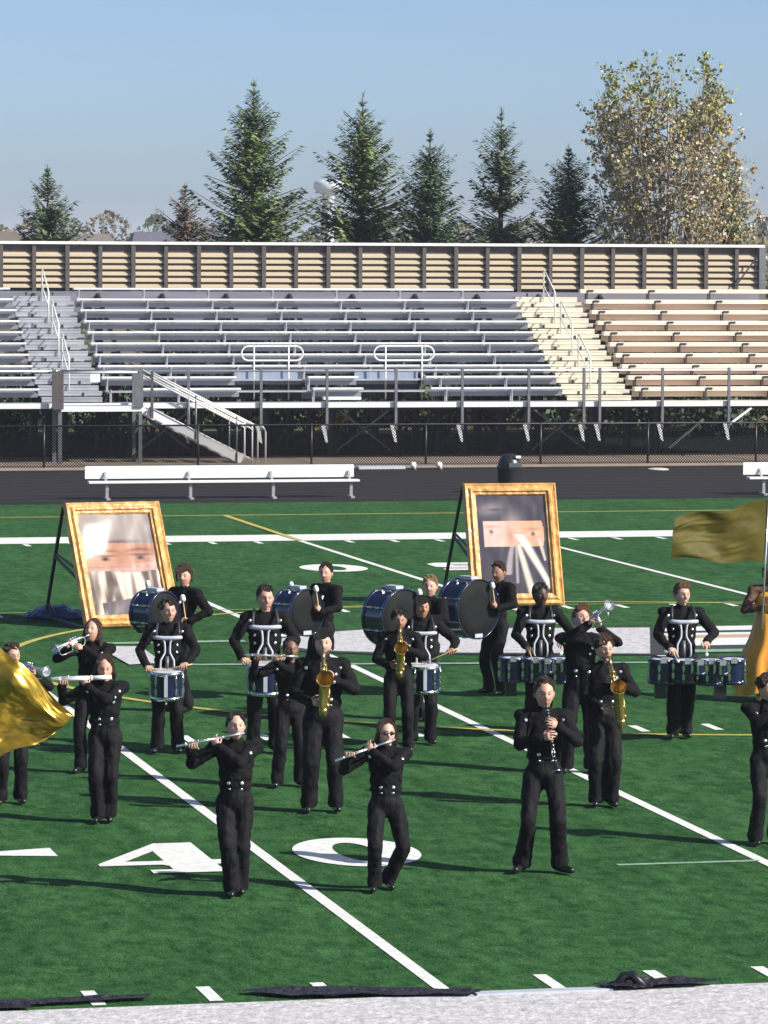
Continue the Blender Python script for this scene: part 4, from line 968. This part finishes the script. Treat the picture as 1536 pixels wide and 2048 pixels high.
def trumpet(root, mouth, d, label, m='silver', name='trumpet'):
    d = unit(d); a = Vector(mouth)+d*.005; up = Vector((0, 0, 1)); up = (up-d*up.dot(d)).normalized(); sd = d.cross(up); T, B = tool(name, label, 'trumpet', root, a)
    q = lambda x, z, y=0: a+d*x+up*z+sd*y
    b = MB(); b.tube([q(0, 0), q(.012, 0), q(.03, 0), q(.08, 0)], [.013, .012, .006, .005], 10); B(b, 'mouthpiece', M[m])
    b = MB(); b.tube([q(.06, 0), q(.38, 0), q(.425, -.008), q(.445, -.03), q(.445, -.07), q(.425, -.092), q(.38, -.10), q(.27, -.10)], .0075, 8); B(b, 'tuning_slide', M[m])
    b = MB(); b.tube([q(.16, -.10), q(.11, -.096), q(.075, -.075), q(.06, -.045), q(.065, -.012), q(.09, .008), q(.14, .014), q(.32, .014), q(.40, .014), q(.455, .014), q(.49, .014), q(.505, .014)],
        [.007]*7+[.010, .016, .028, .048, .062], 16, caps=False); B(b, 'bell', M[m])
    for k in range(3):
        b = MB(); b.tube([q(.19+.032*k, -.13), q(.19+.032*k, .03)], .0125, 10); v = B(b, 'valve', M[m]); b = MB(); b.tube([q(.19+.032*k, .03), q(.19+.032*k, .052)], [.003, .009], 8); B(b, 'valve_cap', M[m], v)
    return T
def sax(root, mouth, label, tenor=False, dx=0., name='saxophone'):
    a = Vector(mouth); T, B = tool(name, label, 'saxophone', root, a); k = 1.18 if tenor else 1.0
    z0 = a.z; q = lambda x, y, z: a+Vector((dx*(-z)/.5+x, y, z*k))
    b = MB(); b.tube([q(0, .012, 0), q(0, -.02, .0), q(0, -.06, .004)], [.009, .012, .013], 10); B(b, 'mouthpiece', M['ebony'])
    b = MB(); b.tube([q(0, -.05, .004), q(0, -.10, .012), q(0, -.145, -.005), q(0, -.165, -.04), q(0, -.168, -.07)], [.010, .011, .0125, .014, .0155], 12); B(b, 'neck', M['brass'])
    b = MB(); b.tube([q(0, -.168, -.06), q(0, -.175, -.30), q(-.005, -.185, -.52)], [.0165, .026, .036], 16); B(b, 'body_tube', M['brass'])
    b = MB(); pts = []; rr = []
    for i in range(9):
        t = R(180*i/8); pts.append(q(-.005, -.245+.06*math.cos(t), -.52-.065*math.sin(t))); rr.append(.036+.006*i/8)
    b.tube(pts, rr, 16); B(b, 'bow', M['brass'])
    b = MB(); b.tube([q(-.005, -.305, -.52), q(.0, -.315, -.42), q(.005, -.335, -.32), q(.01, -.36, -.26), q(.012, -.385, -.235), q(.012, -.395, -.23)], [.042, .046, .052, .062, .078, .084], 20, caps=False); bl = B(b, 'bell', M['brass'])
    for i in range(9):
        z = -.12-.045*i; r = .018+.0022*i; sx_ = (-1 if i % 2 else 1)*.006
        b = MB(); b._lathe([(.0001, 0), (r, 0), (r, .006), (r*.6, .011), (.0001, .011)], q(sx_, -.168-.026-.002*i-.004*0, z), (0, -1, .0), 12); B(b, 'key', M['brass'])
    for i in range(3):
        b = MB(); b._lathe([(.0001, 0), (.03, 0), (.03, .006), (.0001, .012)], q(.045, -.30-.01*i, -.50+.085*i), (1, -.3, 0), 12); B(b, 'key', M['brass'])
    b = MB()
    for sx_ in (-.026, .028): b.tube([q(sx_, -.19, -.09), q(sx_, -.20, -.5)], .004, 6)
    b.tube([q(.05, -.30, -.55), q(.055, -.33, -.33)], .004, 6); B(b, 'key_rod', M['brass'])
    b = MB(); b.tube([q(0, -.15, -.14), q(-.03, -.06, -.03), q(-.055, .05, .0), q(-.05, .1, .01)], .006, 6); b.tube([q(0, -.15, -.14), q(.03, -.06, -.03), q(.055, .05, .0), q(.05, .1, .01)], .006, 6); B(b, 'strap', M['black'])
    return T
def clarinet(root, mouth, d, label):
    d = unit(d); a = Vector(mouth); T, B = tool('clarinet', label, 'clarinet', root, a); up = Vector((0, -1, .3)); up = (up-d*up.dot(d)).normalized(); sd = d.cross(up)
    b = MB(); b.tube([a-d*.01, a+d*.07], [.006, .012], 10); B(b, 'mouthpiece', M['ebony'])
    b = MB(); b.tube([a+d*.07, a+d*.135], .0165, 12); B(b, 'barrel', M['ebony'])
    b = MB(); b.tube([a+d*.135, a+d*.36], .0138, 12); B(b, 'upper_joint', M['ebony'])
    b = MB(); b.tube([a+d*.36, a+d*.57], .0145, 12); B(b, 'lower_joint', M['ebony'])
    b = MB(); b.tube([a+d*.57, a+d*.60, a+d*.65, a+d*.675], [.0155, .018, .03, .041], 16, caps=False); B(b, 'bell', M['ebony'])
    b = MB(); b._lathe([(.041, 0), (.044, .004), (.041, .008)], a+d*.672, d, 18); B(b, 'bell_rim', M['chrome'])
    for t in (.072, .134, .36, .568): b = MB(); b.tube([a+d*t, a+d*(t+.01)], .0178, 12); B(b, 'ring', M['chrome'])
    for i in range(11):
        q = a+d*(.17+.036*i)+up*.014+sd*(.004*(-1)**i); b = MB(); b._lathe([(.0001, 0), (.009, 0), (.009, .005), (.0001, .006)], q, up, 8); B(b, 'key', M['chrome'])
    b = MB(); b.tube([a+d*.16+sd*.014+up*.008, a+d*.34+sd*.014+up*.008], .0032, 6); b.tube([a+d*.38+sd*.014+up*.008, a+d*.56+sd*.014+up*.008], .0032, 6); B(b, 'key_rod', M['chrome'])
    return T
def stick(root, grip, tip, label, group='drumsticks in the players hands', ball=0, back=.10, name='drumstick', cat='drumstick'):
    g = Vector(grip); t = Vector(tip); d = (t-g).normalized(); T, B = tool(name, label, cat, root, g, group)
    b = MB(); b.tube([g-d*back, g, t-d*.03], [.0085, .0085, .006], 8); B(b, 'shaft', M['wood'])
    b = MB()
    if ball: b.cap(t-d*ball*.5, t+d*ball*.3, ball, ball*.9, 12); B(b, 'felt_head', M['felt'])
    else: b.ell(t, .007, .007, .011, None, 8, 6); B(b, 'tip', M['wood'])
    return T
def harness(B, zc, zt, yf=-.17, width=.5):
    b = MB(); b.tube([(-.16, yf+.03, zc+.035), (-.12, yf-.005, zc+.035), (-.05, yf-.012, zc+.03), (.05, yf-.012, zc+.03), (.12, yf-.005, zc+.035), (.16, yf+.03, zc+.035)], [.02, .024, .024, .024, .024, .02], 8); B(b, 'chest_plate', M['white_carrier'])
    for s in (-1, 1):
        b = MB(); b.tube([(s*.07, yf, zc+.03), (s*.035, yf-.012, zc-.01), (s*.028, yf-.015, zc-.08), (s*.03, yf-.02, zc-.14), (s*.075, yf-.05, zc-.22), (s*.08, yf-.06, zt+.03), (s*.06, yf-.05, zt-.03)], .0125, 8); B(b, 'carrier_tube', M['white_carrier'])
        b = MB(); b.tube([(s*.13, yf+.02, zc+.03), (s*.13, yf+.05, zc+.12), (s*.115, .0, zc+.20), (s*.12, .12, zc+.1)], .016, 8); B(b, 'shoulder_strap', M['steel_dark'])
    b = MB(); b.tube([(0, yf-.03, zc-.18), (0, yf-.06, zt+.0)], .02, 8); B(b, 'centre_post', M['steel'])
def drum_shell(B, c, rad, depth, ax, shell='navy', head='snarehead', hoop='chrome', rods=10, rh=.012, n=36):
    ax = unit(ax); c = Vector(c); x = ax.cross(Vector((0, 0, 1)))
    if x.length < .1: x = Vector((1, 0, 0))
    x.normalize(); y = ax.cross(x)
    b = MB(); b.lathe([(rad, -depth/2), (rad, depth/2)], c, ax, n); b.lathe([(rad*.97, -depth/2), (rad*.97, depth/2)], c, ax, n); sh = B(b, 'shell', M[shell])
    for s in (-1, 1):
        b = MB(); b._lathe([(.0001, s*(depth/2+.004)), (rad*.55, s*(depth/2+.005)), (rad*.985, s*(depth/2+.003)), (rad*1.0, s*(depth/2-.01))], c, ax, n); B(b, 'drumhead', M[head], None)
        b = MB(); h0 = s*(depth/2-.028); h1 = s*(depth/2+.014); b._lathe([(rad*1.005, h0), (rad*1.0+rh, h0), (rad*1.0+rh, h1), (rad*1.005, h1), (rad*1.0, h0)], c, ax, n); B(b, 'hoop', M[hoop])
    for k in range(rods):
        a = 2*math.pi*(k+.5)/rods; o = (x*math.cos(a)+y*math.sin(a))*(rad+rh*1.1)
        b = MB(); b.tube([c+o-ax*(depth/2+.005), c+o+ax*(depth/2+.005)], .0055, 6); rd = B(b, 'tension_rod', M['chrome'])
        for s in (-1, 1): b = MB(); b.beam(c+o*1.0+ax*s*(depth*.22-.03), c+o+ax*s*(depth*.22+.03), .028, .022); B(b, 'lug', M['chrome'], rd, False)
def snare_drummer(pos, yaw, H, label, lab2, hair, skin, seed, head=(0, 0, 0), hl=None, hr=None, build=1.):
    pose = dict(footR=(-.12, -.02, -12), footL=(.11, -.0, 12), lean=.04, head=head, handR=((-.24, -.22, 1.02), (-.75, .05, 1.0), (.35, -.8, -.15), (.3, -.1, -1)), handL=(hl or (.23, -.26, 1.06), (.75, .05, 1.0), (-.35, -.8, -.1), (-.2, -.1, -1)), curl=48)
    root, mo, arms, s = person(pos, yaw, H, label, pose, skin, hair, 'drum', seed=seed, build=build)
    T, B = tool('snare_drum', lab2, 'snare drum', root, (0, -.33, .66))
    drum_shell(B, (0, -.35, .825), .185, .30, (.0, -.08, 1)); harness(B, 1.31, .98)
    b = MB(); b.box(-.02, .02, -.568, -.553, .70, .93); B(b, 'strainer', M['white_carrier'], None, False)
    for k, sg in (('R', -1), ('L', 1)):
        w = arms[k][2]; d = unit(pose['hand'+k][2]); g = w+d*.085+Vector((0, 0, -.012)); stick(root, g, Vector((-sg*.02, -.36, 1.0)), ('right' if k == 'R' else 'left')+'-hand wooden drumstick over the '+lab2)
    return root
def bass_drummer(pos, yaw, H, label, lab2, hair, skin, seed, rad, depth, zc, head=(0, 0, 0), handL=None, dist=.46):
    w = depth/2+.06
    pose = dict(footR=(-.13, .0, -8), footL=(.13, -.02, 8), lean=.05, head=head, handR=((-w-.03, -.30, zc+.02), (-.8, .2, zc-.15), (.1, -.45, .85), (.9, -.2, -.2)), handL=handL or ((w+.03, -.30, zc+.0), (.8, .2, zc-.2), (-.1, -.45, .85), (-.9, -.2, -.2)), curl=58)
    root, mo, arms, s = person(pos, yaw, H, label, pose, skin, hair, 'none', seed=seed)
    y = -dist-.0; T, B = tool('bass_drum', lab2, 'bass drum', root, (0, y, zc-rad))
    drum_shell(B, (0, y, zc), rad, depth, (1, 0, 0), head='drumhead', hoop='navy', rods=8, rh=.016, n=44)
    b = MB(); b.box(-depth*.3, depth*.3, y-.06, y+.06, zc+rad+.01, zc+rad+.045); B(b, 'top_bracket', M['white_carrier'], None, False)
    for s_ in (-1, 1):
        b = MB(); b.box(s_*(depth/2+.012)-.006, s_*(depth/2+.012)+.006, y-.07, y+.07, zc-rad+.01, zc-rad+.06); B(b, 'hoop_clamp', M['white_carrier'], None, False)
        b = MB(); b.tube([(s_*.1, y+rad*.85, zc+.1), (s_*.1, -.15, zc+.1), (s_*.12, -.12, 1.36)], .014, 8); B(b, 'carrier_tube', M['white_carrier'])
    for k, sg in (('R', -1), ('L', 1)):
        w_ = arms[k][2]; d = unit(pose['hand'+k][2]); g = w_+d*.06; stick(root, g, g+Vector((-sg*.02, -.03, .26)), ('right' if k == 'R' else 'left')+'-hand white-headed mallet beside the '+lab2.split(' carried')[0], 'bass drum mallets', .035, .08, 'mallet', 'mallet')
    return root
def tenor_drummer(pos, yaw, H, label, lab2, hair, skin, seed, head=(0, 0, 0), zt=.93, ox=.12):
    pose = dict(footR=(-.10, -.03, -10), footL=(.06, .04, 8), lean=.05, head=head, handR=((-.17, -.26, 1.06), (-.65, .05, 1.0), (.3, -.75, -.35), (.2, -.2, -1)), handL=((.26, -.20, 1.12), (.75, .15, 1.0), (-.1, -.8, -.25), (-.2, -.2, -1)), curl=50)
    root, mo, arms, s = person(pos, yaw, H, label, pose, skin, hair, 'drum', seed=seed)
    T, B = tool('tenor_drums', lab2, 'drum set', root, (0, -.35, zt-.3))
    for (x, y, r, dp) in ((-.38, -.30, .145, .26), (-.12, -.43, .135, .24), (.15, -.43, .145, .26), (.42, -.31, .15, .26), (.01, -.60, .07, .14), (.26, -.63, .07, .14)):
        x += ox; drum_shell(B, (x, y, zt-dp/2), r, dp, (0, -.05, 1), hoop='navy', rods=5, n=28)
        b = MB(); b.box(x-.035, x+.035, y-r-.03, y-r-.012, zt-.03, zt+.03); B(b, 'rim_clamp', M['silver'], None, False)
    for x in (-.40+ox, .28+ox): b = MB(); b.box(x-.065, x+.065, -.40, -.28, zt-.44, zt-.24); B(b, 'stand_block', M['black'], None, False)
    harness(B, 1.31, zt+.02)
    b = MB(); b.tube([(-.4, -.22, zt-.08), (0, -.2, zt-.02), (.42, -.22, zt-.08)], .016, 8); B(b, 'carrier_bar', M['chrome'])
    for k, sg in (('R', -1), ('L', 1)):
        w = arms[k][2]; d = unit(pose['hand'+k][2]); g = w+d*.085+Vector((0, 0, -.012)); stick(root, g, g+Vector((-sg*.03, -.24, -.08)), ('right' if k == 'R' else 'left')+'-hand mallet over the '+lab2, ball=.02, name='tenor_mallet', cat='mallet', group='tenor drum mallets')
    return root
def flautist(pos, yaw, H, label, lab2, hair, skin, seed, f=(-.93, -.30, -.17), head=(14, -6, 0), feet=None, rad=.0125, m='silver', shades=False, build=1.0, L=.67):
    fu = unit(f); nk = Vector((0, .03, 1.465)); rot = Matrix.Rotation(R(head[0]), 4, 'Z') @ Matrix.Rotation(R(head[1]), 4, 'X'); hc = nk+Vector((0, -.012, .10))+(rot@Vector((0, -.008, .07))); mo = hc+rot@(Vector((0, -.095, -.056))*HS)
    pose = dict(footR=(-.10, -.03, -6), footL=(.06, .05, 6), lean=.02, head=head, twist=-8,
        handL=(mo+fu*.21+Vector((.03, -.045, -.095)), (.35, -.6, .9), (-.55, .35, .75), (.3, .9, -.2)), handR=(mo+fu*.43+Vector((-.03, .05, -.085)), (-.9, .25, .7), (.25, -.72, .62), (0, -.5, -1)), curl=34)
    pose.update(feet or {})
    root, mo, arms, s = person(pos, yaw, H, label, pose, skin, hair, 'band', shades=shades, seed=seed, build=build)
    flute(root, mo, f, lab2, L, rad, m); return root
def sax_player(pos, yaw, H, label, lab2, hair, skin, seed, head=(0, 0, 0), tenor=False, dx=0., feet=None, build=1.):
    pose = dict(footR=(-.12, -.02, -10), footL=(.12, -.0, 10), lean=.04, head=head, handL=((.10, -.17, 1.30), (.7, .1, 1.0), (-.55, -.55, .35), (-.5, .6, .2)), handR=((-.12+dx*.7, -.17, 1.07 if not tenor else 1.0), (-.7, .25, .95), (.6, -.5, .2), (.5, .6, .2)), curl=42)
    pose.update(feet or {})
    root, mo, arms, s = person(pos, yaw, H, label, pose, skin, hair, 'band', seed=seed, build=build)
    sax(root, mo, lab2, tenor, dx); return root
def trumpeter(pos, yaw, H, label, lab2, hair, skin, seed, d=(0, -1, .05), head=(0, 0, 0), feet=None, m='silver'):
    du = unit(d); nk = Vector((0, .03, 1.465)); rot = Matrix.Rotation(R(head[0]), 4, 'Z') @ Matrix.Rotation(R(head[1]), 4, 'X') @ Matrix.Rotation(R(head[2]), 4, 'Y'); hc = nk+Vector((0, -.012, .10))+(rot@Vector((0, -.008, .07))); mo = hc+rot@(Vector((0, -.095, -.056))*HS)
    sd = du.cross(Vector((0, 0, 1))).normalized()
    pose = dict(footR=(-.12, -.03, -8), footL=(.10, .03, 8), lean=.03, head=head, handR=(mo+du*.20-(-sd)*.0+sd*-.055+Vector((0, 0, -.09)), (-.95, -.1, .9), du*.5+Vector((.25, 0, .7)), (.9, -.1, -.1)) if False else (mo+du*.19+Vector((-.06, 0, -.09)), (-.95, -.05, .95), du*.6+Vector((.1, 0, .6)), (.9, -.1, -.1)),
        handL=(mo+du*.16+Vector((.07, 0, -.11)), (.95, -.05, .95), du*.6+Vector((-.15, 0, .5)), (-.9, -.1, -.1)), curl=50)
    pose.update(feet or {})
    root, mo, arms, s = person(pos, yaw, H, label, pose, skin, hair, 'band', seed=seed)
    trumpet(root, mo, d, lab2, m); return root
Y0 = -.22
DB = (.028, .017, .012); BR = (.075, .035, .018); RD = (.16, .05, .022); BL = (.36, .22, .10); BK = (.012, .009, .008)
# front row
flautist((-9.86, 5.05), Y0-.10, 1.63, 'girl flute player stepping on the 4 of the front numeral, hair tied back', 'silver flute of the player standing on the front numeral 4', ('bun', DB), 'pale', 21, head=(16, -4, 0),
    feet=dict(footR=(-.02, -.06, 4), footL=(.05, .10, 8), hip=.01))
flautist((-8.48, 5.05), Y0-.02, 1.57, 'flute player in dark sunglasses with shoulder-length auburn hair, one knee bent', 'gleaming silver flute tilted down from the player in sunglasses', ('bob', (.06, .022, .014)), 'pale', 22, f=(-.88, -.36, -.28), head=(14, 0, 0), shades=True,
    feet=dict(footR=(-.11, -.06, -4), footL=(.03, .16, 14, .01, .9), hip=.05, hipx=-.0, tipL=.02))
nk = None
pose = dict(footR=(-.21, .02, -22), footL=(.13, -.02, 35), lean=.04, head=(6, 4, 0), hipx=-.02, hip=.035, handL=((.09, -.24, 1.335), (.6, .05, .9), (-.6, -.5, .3), (-.5, .5, -.1)), handR=((-.05, -.27, 1.235), (-.6, .1, .95), (.65, -.5, .25), (.5, .5, -.1)), curl=45)
rt, mo, ar, s_ = person((-6.78, 5.8), Y0, 1.82, 'tall clarinet player standing alone at front right with feet apart', pose, 'light', ('short', (.05, .028, .016)), 'band', seed=23, build=.97)
clarinet(rt, mo, (.12, -.52, -.85), 'black clarinet with silver keys held by the tall front player')
# left side
flautist((-10.27, 9.76), Y0-.02, 1.66, 'flute player on the forty yard line behind the gold flag, brown bangs', 'flute held level near the gold flag, its sun glare coloured white', ('bob', (.07, .03, .02)), 'light', 24, f=(-.97, -.22, -.02), head=(4, 10, 0), rad=.024, m='white_enamel_and_glare',  # white colour and thicker tube imitate sun glare on the flute
    feet=dict(footR=(-.07, -.02, -4), footL=(.05, .04, 5)), L=.64)
trumpeter((-9.80, 13.5), Y0-.25, 1.66, 'long-haired girl playing with elbows raised behind the flute player by the gold flag', 'silver trumpet raised by the long-haired girl', ('long', (.10, .05, .03)), 'light', 25, d=(-.55, -.8, -.28), head=(-6, -14, 0))
trumpeter((-11.0, 11.25), Y0+.15, 1.64, 'short-haired trumpet player half hidden by the gold flag at the far left', 'silver trumpet pointing right above the gold flag', ('short', BR), 'light', 26, d=(.6, -.78, -.12), head=(22, 4, 0))
# centre
flautist((-7.90, 12.0), Y0+.1, 1.57, 'small player with a slim flute tucked between the snare and sax players', 'thin flute of the small player between snare and sax', ('short', BK), 'brown', 27, f=(-.96, -.25, .06), head=(6, 0, 0), feet=dict(footR=(-.16, -.02, -10), footL=(.12, .05, 20)))
sax_player((-7.96, 10.1), Y0+.02, 1.84, 'tall sax player with dark swept fringe and wide trousers, centre left', 'tarnished alto saxophone hanging straight down on the tall fringed player', ('fringe', BK), 'pale', 28, head=(0, -2, 0), build=1.12, feet=dict(footR=(-.13, -.03, -5), footL=(.13, .0, 8)))
sax_player((-6.07, 14.7), Y0-.02, 1.60, 'curly-haired sax player near the middle of the field', 'bright brass saxophone of the curly-haired player mid field', ('curly', BK), 'tan', 29, head=(6, 4, 0), build=1.04)
sax_player((-5.02, 9.95), Y0+.08, 1.74, 'curly brown-haired sax player right of centre behind the clarinet player', 'golden tenor saxophone with open bell beside the clarinet player', ('curly', (.07, .028, .018)), 'light', 30, head=(12, 2, 0), tenor=True, dx=.10, build=1.1, feet=dict(footR=(-.08, -.0, -8), footL=(.08, -.03, 8)))
trumpeter((-4.55, 12.5), Y0-.05, 1.80, 'red-haired trumpet player looking up, just behind the tenor sax player', 'silver trumpet raised up to the right by the red-haired player', ('tall', RD), 'pale', 31, d=(.50, -.75, .42), head=(24, -22, 10), feet=dict(footR=(-.14, .0, -8), footL=(.12, .05, 8)))
# snares
snare_drummer((-8.68, 15.05), Y0+.0, 1.72, 'wavy dark-haired snare drummer in front of the left picture frame', 'snare drum carried below the left picture frame', ('curly', DB), 'light', 32, head=(16, 0, 0))
snare_drummer((-7.60, 14.85), Y0+.03, 1.88, 'broad snare drummer with short dark hair left of the small flute player', 'snare drum carried beside the small flute player', ('short', DB), 'light', 33, head=(10, 2, 0), build=1.05)
snare_drummer((-5.66, 15.3), Y0+.06, 1.69, 'black-haired snare drummer reaching one hand out to the right', 'snare drum carried right of the curly sax player', ('fringe', BK), 'tan', 34, head=(10, 0, 0), hl=(.36, -.22, 1.16))
# basses
bass_drummer((-7.80, 19.0), Y0-.75, 1.78, 'shaggy brown-haired bass drummer beside the left picture frame', 'smallest bass drum carried before the left picture frame', ('fringe', BR), 'light', 35, .255, .32, 1.22, head=(30, 0, 0), handL=((.26, -.12, 1.12), (.8, .1, .9), (-.8, -.3, .2), (-.3, -.6, -.5)))
bass_drummer((-5.80, 20.0), Y0-.80, 1.70, 'dark-haired bass drummer above the tall sax player', 'second smallest bass drum carried above the tall sax player', ('short', DB), 'light', 36, .295, .34, 1.16, head=(30, 0, 0))
bass_drummer((-5.03, 17.6), Y0-.85, 1.73, 'blond bass drummer half hidden behind the black-haired snare drummer', 'second largest bass drum carried by the blond drummer', ('short', BL), 'pale', 37, .345, .36, 1.29, head=(38, 0, 0), dist=.56)
bass_drummer((-3.50, 20.1), Y0-.80, 1.68, 'bass drummer in sunglasses standing in front of the right picture frame', 'largest bass drum carried in front of the right picture frame', ('short', BR), 'tan', 38, .385, .38, 1.18, head=(10, 10, 0), dist=.56)
# tenors
tenor_drummer((-4.08, 15.9), Y0+.0, 1.76, 'dark-skinned drummer with tenor drums left of the red-haired trumpeter', 'set of tenor drums carried left of the red-haired trumpeter', ('short', BK), 'dark', 39, head=(20, 0, 0), ox=.05)
tenor_drummer((-2.52, 15.3), Y0+.04, 1.80, 'sandy-haired drummer with tenor drums standing alone at the right', 'set of tenor drums carried by the sandy-haired drummer at right', ('tall', (.16, .08, .035)), 'pale', 40, head=(18, 0, 0))
# right edge
rt = trumpeter((-4.20, 7.1), Y0+.2, 1.62, 'player cut off by the right edge in front, hands held at the mouth', 'dark instrument held by the player at the right edge', ('curly', (.05, .02, .015)), 'light', 41, d=(.35, -.9, -.25), head=(20, 4, 0))
pose = dict(footR=(-.12, 0, -8), footL=(.12, 0, 8), lean=.02, head=(-5, 0, 0), handR=((-.12, -.20, 1.22), (-.7, .1, 1.0), (.3, -.6, .6), (.6, -.3, 0)), handL=((.05, -.26, 1.48), (.7, -.1, 1.2), (-.4, -.6, .5), (-.6, -.3, 0)), curl=60)
M['lace'] = mat('brown_lace', (.085, .035, .022), .7, vary=.5, scale=30)
rt, mo, ar, s_ = person((-.28, 18.8), Y0+.1, 1.72, 'color guard member in an amber dress and head covering at the right edge', pose, 'brown', ('cap', BK), 'none', seed=42, dress=True, jacket=M['lace'], group='color guard')
b = MB(); b.ell((0, .0, 1.26), .192, .15, .19); b.ell((0, .0, 1.08), .18, .14, .12); link('bodice', remeshed(b, .02, 3, 'bodice'), M['dress'], rt, True)
b = MB(); nx, nz = 40, 26
for j in range(nz+1):
    for i in range(nx):
        a = 2*math.pi*i/nx; t = j/nz; z = 1.12-1.0*t
        rx = lerp(.165, .32, t**.8)*(1+.16*math.sin(a*9+t*2)*t); lx = -.16*t**1.5*max(0, -math.cos(a)) if math.cos(a) < 0 else 0
        b.v.append((math.cos(a)*rx+lx+.04*math.sin(z*9)*t, math.sin(a)*rx*1.05+.0, z+.05*math.sin(a*3)*t))
for j in range(nz):
    for i in range(nx): b.f.append((j*nx+i, (j+1)*nx+i, (j+1)*nx+(i+1) % nx, j*nx+(i+1) % nx))
b.build('skirt', M['dress'], rt, True)
def flag(name, label, pole0, pole1, corner, m, seed, amp=.07, cut=0.):
    p0, p1 = Vector(pole0), Vector(pole1); r = empty(name, label, 'flag', p0)
    d = (p1-p0).normalized(); b = MB(); b.tube([p0-d*.0, p1], .014, 8); b.build('pole', M['silver'], r, True, off=p0)
    A, Bq, C, D = [Vector(c) for c in corner]    # pole top, pole bottom, free bottom, free top
    nrm_ = (Bq-A).cross(D-A).normalized(); nx, ny = 70, 46; b = MB()
    for j in range(ny+1):
        for i in range(nx+1):
            u, v = i/nx, j/ny; q = A.lerp(D, u).lerp(Bq.lerp(C, u), v); e = min(1, u*3)
            w = math.sin(u*7+v*5+seed)*.7+math.sin(u*3-v*7+seed*2)*.6+1.1*noise.noise(Vector((u*3+v*2+seed, v*4-u, 0)))+.28*noise.noise(Vector((u*5+v*6+seed, v*14-u*8, 3)))
            q = q+nrm_*amp*w*e+Vector((0, 0, .03*math.sin(u*8+seed)*e*(1-abs(2*v-1)*0)))
            b.v.append(tuple(q))
    for j in range(ny):
        for i in range(nx): b.f.append((j*(nx+1)+i, j*(nx+1)+i+1, (j+1)*(nx+1)+i+1, (j+1)*(nx+1)+i))
    b.build('cloth', m, r, True, off=p0); return r
flag('guard_flag', 'olive gold silk flag held up at the right edge', (-.52, 18.35, 1.05), (-.45, 18.35, 2.72), [(-.46, 18.35, 2.68), (-.50, 18.35, 1.90), (-1.76, 18.25, 1.96), (-1.70, 18.3, 2.46)], M['olive_cloth'], 1.3, .045)
flag('guard_flag', 'shiny gold flag sweeping in from the lower left edge', (-11.95, 8.6, .75), (-11.60, 8.6, 2.2), [(-11.62, 8.6, 2.08), (-11.80, 8.6, .72), (-10.95, 8.55, 1.12), (-10.78, 8.5, 1.30)], M['gold_cloth'], 4.1, .06)

hb = MB(); hb.box(-2600, 2600, -450, 4600, -1.2, 26)
hz = bpy.data.materials.new('haze_air'); hz.use_nodes = True; nt = hz.node_tree
for n_ in list(nt.nodes):
    if n_.type != 'OUTPUT_MATERIAL': nt.nodes.remove(n_)
pv = nt.nodes.new('ShaderNodeVolumePrincipled'); pv.inputs['Color'].default_value = (.84, .90, 1, 1); pv.inputs['Density'].default_value = .00022
nt.links.new(pv.outputs[0], [n_ for n_ in nt.nodes if n_.type == 'OUTPUT_MATERIAL'][0].inputs['Volume'])
tag(hb.build('haze', hz), kind='stuff')
